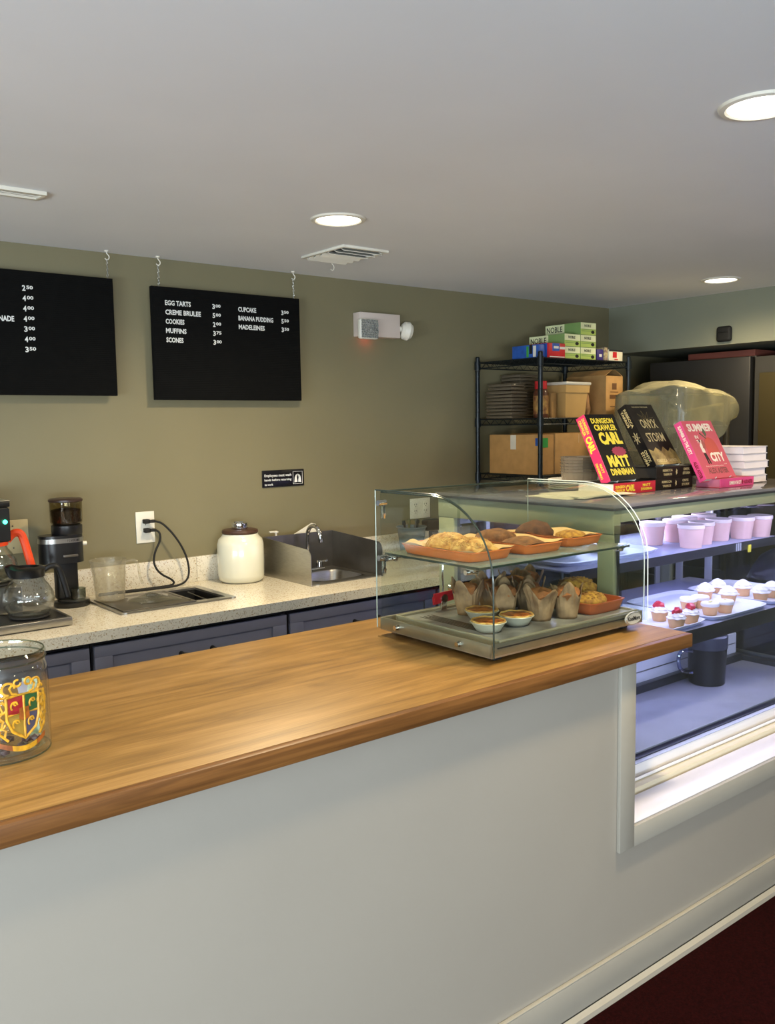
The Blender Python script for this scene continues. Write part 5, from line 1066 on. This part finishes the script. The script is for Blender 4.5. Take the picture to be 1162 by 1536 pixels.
# upper shelf
LIDP = glass('stacked_clear_lids', (170, 160, 142), .7, .16, .15, .45, (140, 126, 104))
def lid_pack(x0, y0, z0, w_, d_, n, lab):
    t = thing('lid_pack', lab, 'lids', (x0+w_/2, y0+d_/2, z0), 'packs of clear lids on the rack')
    for k in range(n):
        bm = BM(); box(bm, x0, x0+w_, y0, y0+d_, z0+k*.0186, z0+k*.0186+.011, .003); box(bm, x0-.004, x0+w_+.004, y0-.004, y0+d_+.004, z0+k*.0186+.0112, z0+k*.0186+.0145, .001); obj('lid', bm, LIDP, t)
    return t
lid_pack(3.462, 3.275, ZR[1], .12, .19, 8, 'pack of clear lids at the far left of the upper rack shelf')
lid_pack(3.60, 3.345, ZR[1], .14, .14, 13, 'tall pack of clear lids behind the red-lidded jar')
lid_pack(3.475, 3.29, ZR[1]+.151, .10, .17, 2, 'small pack of clear lids lying on the left pack')
jx2, jy2 = 3.565, 3.165
t = thing('spice_jar', 'brown jar with red lid on the upper rack shelf', 'jar', (jx2, jy2, ZR[1]))
bm = BM(); lathe(bm, [(.036, 0), (.039, .003), (.039, .13), (.033, .145), (.029, .15)], (jx2, jy2, ZR[1]), 30); obj('jar_body', bm, mat('brown_jar', (84, 44, 26), .3, var=.1), t)
bm = BM(); lathe(bm, [(.032, 0), (.032, .04), (.028, .042)], (jx2, jy2, ZR[1]+.1503), 30); obj('jar_lid', bm, REDB, t)
bm = BM(); lathe(bm, [(.0396, .02), (.0398, .02), (.0398, .115), (.0396, .115)], (jx2, jy2, ZR[1]), 30, cap0=False, cap1=False); obj('jar_label', bm, mat('jar_label', (92, 40, 30), .5, rgb2=(190, 150, 80), scale=26), t)
carton('small_carton', 3.612, 3.648, 3.13, 3.22, ZR[1], .13, CARD, 'narrow cardboard carton beside the red-lidded jar')
t = thing('food_tub', 'square tan food tub with clear lid on the upper rack shelf', 'tub', (3.74, 3.19, ZR[1]))
bm = BM()
V = []
for (w2, d2, z) in ((.080, .085, 0), (.088, .094, .130), (.096, .102, .131), (.098, .104, .170)):
    V.append([bm.verts.new((3.752+a*w2, 3.175+b_*d2, ZR[1]+z)) for a, b_ in ((-1,-1),(1,-1),(1,1),(-1,1))])
for A, B in zip(V, V[1:]):
    for k in range(4): bm.faces.new((A[k], A[(k+1) % 4], B[(k+1) % 4], B[k]))
bm.faces.new(V[0][::-1]); bm.faces.new(V[-1]); obj('tub_body', bm, mat('tan_plastic', (186, 150, 92), .5, var=.03), t)
bm = BM(); box(bm, 3.648, 3.856, 3.065, 3.285, ZR[1]+.1705, ZR[1]+.187, .005); obj('tub_lid', bm, mat('milky_lid', (198, 192, 176), .35), t)
bm = BM(); blob(bm, (3.925, 3.235, ZR[1]+.050), .058, .10, .105, .16, 44, 4); tag(obj('paper_bag', bm, KRAFT, None, 15), 'crumpled kraft paper bag between the tan tub and the tall box', 'paper bag')
BRP = mat('brown_print', (96, 64, 34), .6)
carton('tall_box', 3.992, 4.140, 3.075, 3.35, ZR[1], .225, CARD, 'tall open-topped cardboard box with printed mark on the rack', flaps=True, prints=[('print_circle', (4.045, 4.085, 3.0742, 3.0749, ZR[1]+.150, ZR[1]+.185), BRP), ('print_line', (4.03, 4.10, 3.0742, 3.0749, ZR[1]+.135, ZR[1]+.139), BRP), ('print_line', (4.025, 4.108, 3.0742, 3.0749, ZR[1]+.100, ZR[1]+.122), BRP), ('print_line', (4.03, 4.10, 3.0742, 3.0749, ZR[1]+.055, ZR[1]+.060), BRP)])
# middle shelf
carton('cardboard_box', 3.462, 3.575, 3.085, 3.44, ZR[2], .208, CARD, 'large cardboard box with a strip of white tape on the middle rack shelf', tape=(3.4610, 3.4618, 3.245, 3.285, ZR[2]+.13, ZR[2]+.206), prints=[('blue_sticker', (3.4610, 3.4618, 3.09, 3.11, ZR[2]+.15, ZR[2]+.19), BLU), ('green_sticker', (3.48, 3.53, 3.0838, 3.0848, ZR[2]+.14, ZR[2]+.19), mat('green_sticker', (50, 150, 70), .5))])
carton('cardboard_box', 3.582, 3.96, 3.080, 3.40, ZR[2], .212, CARD, 'plain light cardboard box right of the taped one on the middle rack shelf', tape=(3.7705, 3.7715, 3.0795, 3.0799, ZR[2]+.16, ZR[2]+.205))
carton('cardboard_box', 3.47, 3.75, 3.10, 3.42, ZR[3], .25, CARDD, 'dark cardboard box low on the fourth rack shelf, left'); carton('cardboard_box', 3.77, 4.10, 3.10, 3.42, ZR[3], .22, CARDD, 'dark cardboard box low on the fourth rack shelf, right')
# ================================================================ COVERED RACK WITH PLASTIC BAG
bx0, bx1, by0, by1 = 3.955, 4.405, 2.58, 2.985
t = thing('bun_pan_rack', 'tall metal pan rack under a clear plastic cover behind the books', 'rack', ((bx0+bx1)/2, (by0+by1)/2, 0))
for x in (bx0, bx1-.025):
    for y in (by0, by1-.025): bm = BM(); box(bm, x, x+.025, y, y+.025, .06, 1.72, .002); obj('upright', bm, STEELD, t); bm = BM(); cyl(bm, (x+.002, y+.012, .034), (x+.022, y+.012, .034), .034, n=18); obj('caster', bm, BLACKM, t)
for k in range(11):
    z = .25+k*.13
    for x in (bx0+.026, bx1-.046): bm = BM(); box(bm, x, x+.02, by0, by1, z, z+.003); box(bm, x, x+.02, by0, by0+.002, z, z+.02); obj('runner', bm, STEELD, t)
bm = BM(); box(bm, bx0, bx1, by0, by1, 1.7205, 1.723, .001); obj('top_panel', bm, STEELD, t)
for k in (3, 5, 7, 9):
    z = .25+k*.13+.0035; bm = BM(); box(bm, bx0+.03, bx1-.03, by0+.01, by1-.01, z, z+.003); box(bm, bx0+.03, bx1-.03, by0+.006, by0+.01, z, z+.022); tag(obj('sheet_pan', bm, STEEL), 'aluminium sheet pan in the covered rack, %s slot in use' % {3:'lowest', 5:'second', 7:'third', 9:'highest'}[k], 'sheet pan', 'sheet pans in the covered rack')
PLB = glass('yellowish_plastic_cover', (226, 222, 196), .9, .16, .09, .24, (228, 220, 176))
bm = BM(); nu, nv = 132, 70; rr = random.Random(12); PHS = [(rr.uniform(-14, 14), rr.uniform(-16, 16), rr.uniform(-12, 12), rr.uniform(0, 6), rr.uniform(.3, 1)) for _ in range(16)]
def fold(x, y, z):
    return sum(k*(1-2*abs(math.sin((A*x+B*y+C*z)*.75+D))**.7) for A, B, C, D, k in PHS)/16
def cov(u, v):
    a = 2*PI*u; c, s = math.cos(a), math.sin(a); p = 7; q = (abs(c)**p+abs(s)**p)**(-1/p)
    hx, hy = .270*(1+.12*max(0, c)), .232
    if v < .42:
        w_ = v/.42; x, y, z = c*q*hx*w_, s*q*hy*w_, 1.785-.045*w_**4-.012*math.sin(9*c*w_)
    else:
        w_ = (v-.42)/.58; left = .5-.5*c
        hem = .09+.36*left+.05*math.sin(3*a+1)+.02*math.sin(9*a)
        x, y, z = c*q*hx*(1+.06*math.sin(w_*2.6)), s*q*hy*(1+.05*math.sin(w_*2.6)), 1.740-hem*w_
    z -= .075*max(0, min(1, (x-.06)/.22))**1.5; z += .018*math.sin(x*11+1)*math.sin(y*9)*min(1, v*3)
    f = fold(x*1.6+y*.6, y*1.6, z*1.2)
    k = .045*min(1, v/.3)
    return ((bx0+bx1)/2+.02+x+k*f*c, (by0+by1)/2+y+k*.7*f*s, z+.030*f*(v < .42)*min(1, v*4)+.010*f)
grid(bm, nu, nv, cov); bmesh.ops.remove_doubles(bm, verts=bm.verts, dist=1e-4); tag(obj('plastic_cover', bm, PLB, None, 22), 'yellowish clear plastic cover draped over the pan rack behind the books', 'plastic cover')
# ================================================================ REFRIGERATORS UNDER THE BULKHEAD
FRD = mat('dark_grey_fridge', (44, 43, 42), .4, .2, var=.02); BRZD = mat('bronze_steel_door', (92, 82, 54), .35, .6, var=.03, scale=3)
t = thing('upright_fridge', 'tall dark grey refrigerator under the bulkhead, left one', 'refrigerator', (5.0, 2.94, 0))
bm = BM(); box(bm, 4.72, 5.48, 2.615, 3.27, .06, 1.935, .004); obj('cabinet', bm, FRD, t)
bm = BM(); box(bm, 4.665, 4.717, 2.618, 3.267, .16, 1.93, .006); dr = obj('door', bm, FRD, t)
bm = BM(); tube(bm, [(4.664, 3.20, .95), (4.63, 3.20, .96), (4.63, 3.20, 1.35), (4.664, 3.20, 1.36)], .009, 10, 1); obj('handle', bm, STEELD, dr)
for y in (2.66, 3.22): bm = BM(); cyl(bm, (4.8, y, 0.0003), (4.8, y, .06), .02); cyl(bm, (5.4, y, 0.0003), (5.4, y, .06), .02); obj('foot', bm, BLACKM, t)
t = thing('upright_fridge', 'tall stainless refrigerator with bronze-toned door at the right edge', 'refrigerator', (5.0, 2.2, 0))
bm = BM(); box(bm, 4.665, 5.48, 1.86, 2.590, .06, 1.925, .004); obj('cabinet', bm, mat('grey_steel_cabinet', (84, 82, 78), .35, .5, var=.02), t)
bm = BM(); box(bm, 4.640, 4.6645, 1.90, 2.552, .16, 1.835, .005); dr = obj('door', bm, BRZD, t)
bm = BM(); tube(bm, [(4.639, 1.96, .95), (4.60, 1.96, .96), (4.60, 1.96, 1.35), (4.639, 1.96, 1.36)], .009, 10, 1); obj('handle', bm, STEELD, dr)
for y in (1.9, 2.55): bm = BM(); cyl(bm, (4.8, y, 0.0003), (4.8, y, .06), .02); cyl(bm, (5.4, y, 0.0003), (5.4, y, .06), .02); obj('foot', bm, BLACKM, t)
carton('flat_carton', 4.735, 5.05, 2.63, 3.05, 1.9355, .035, mat('red_brown_carton', (120, 62, 48), .7), 'flat reddish carton lying on the dark grey refrigerator')
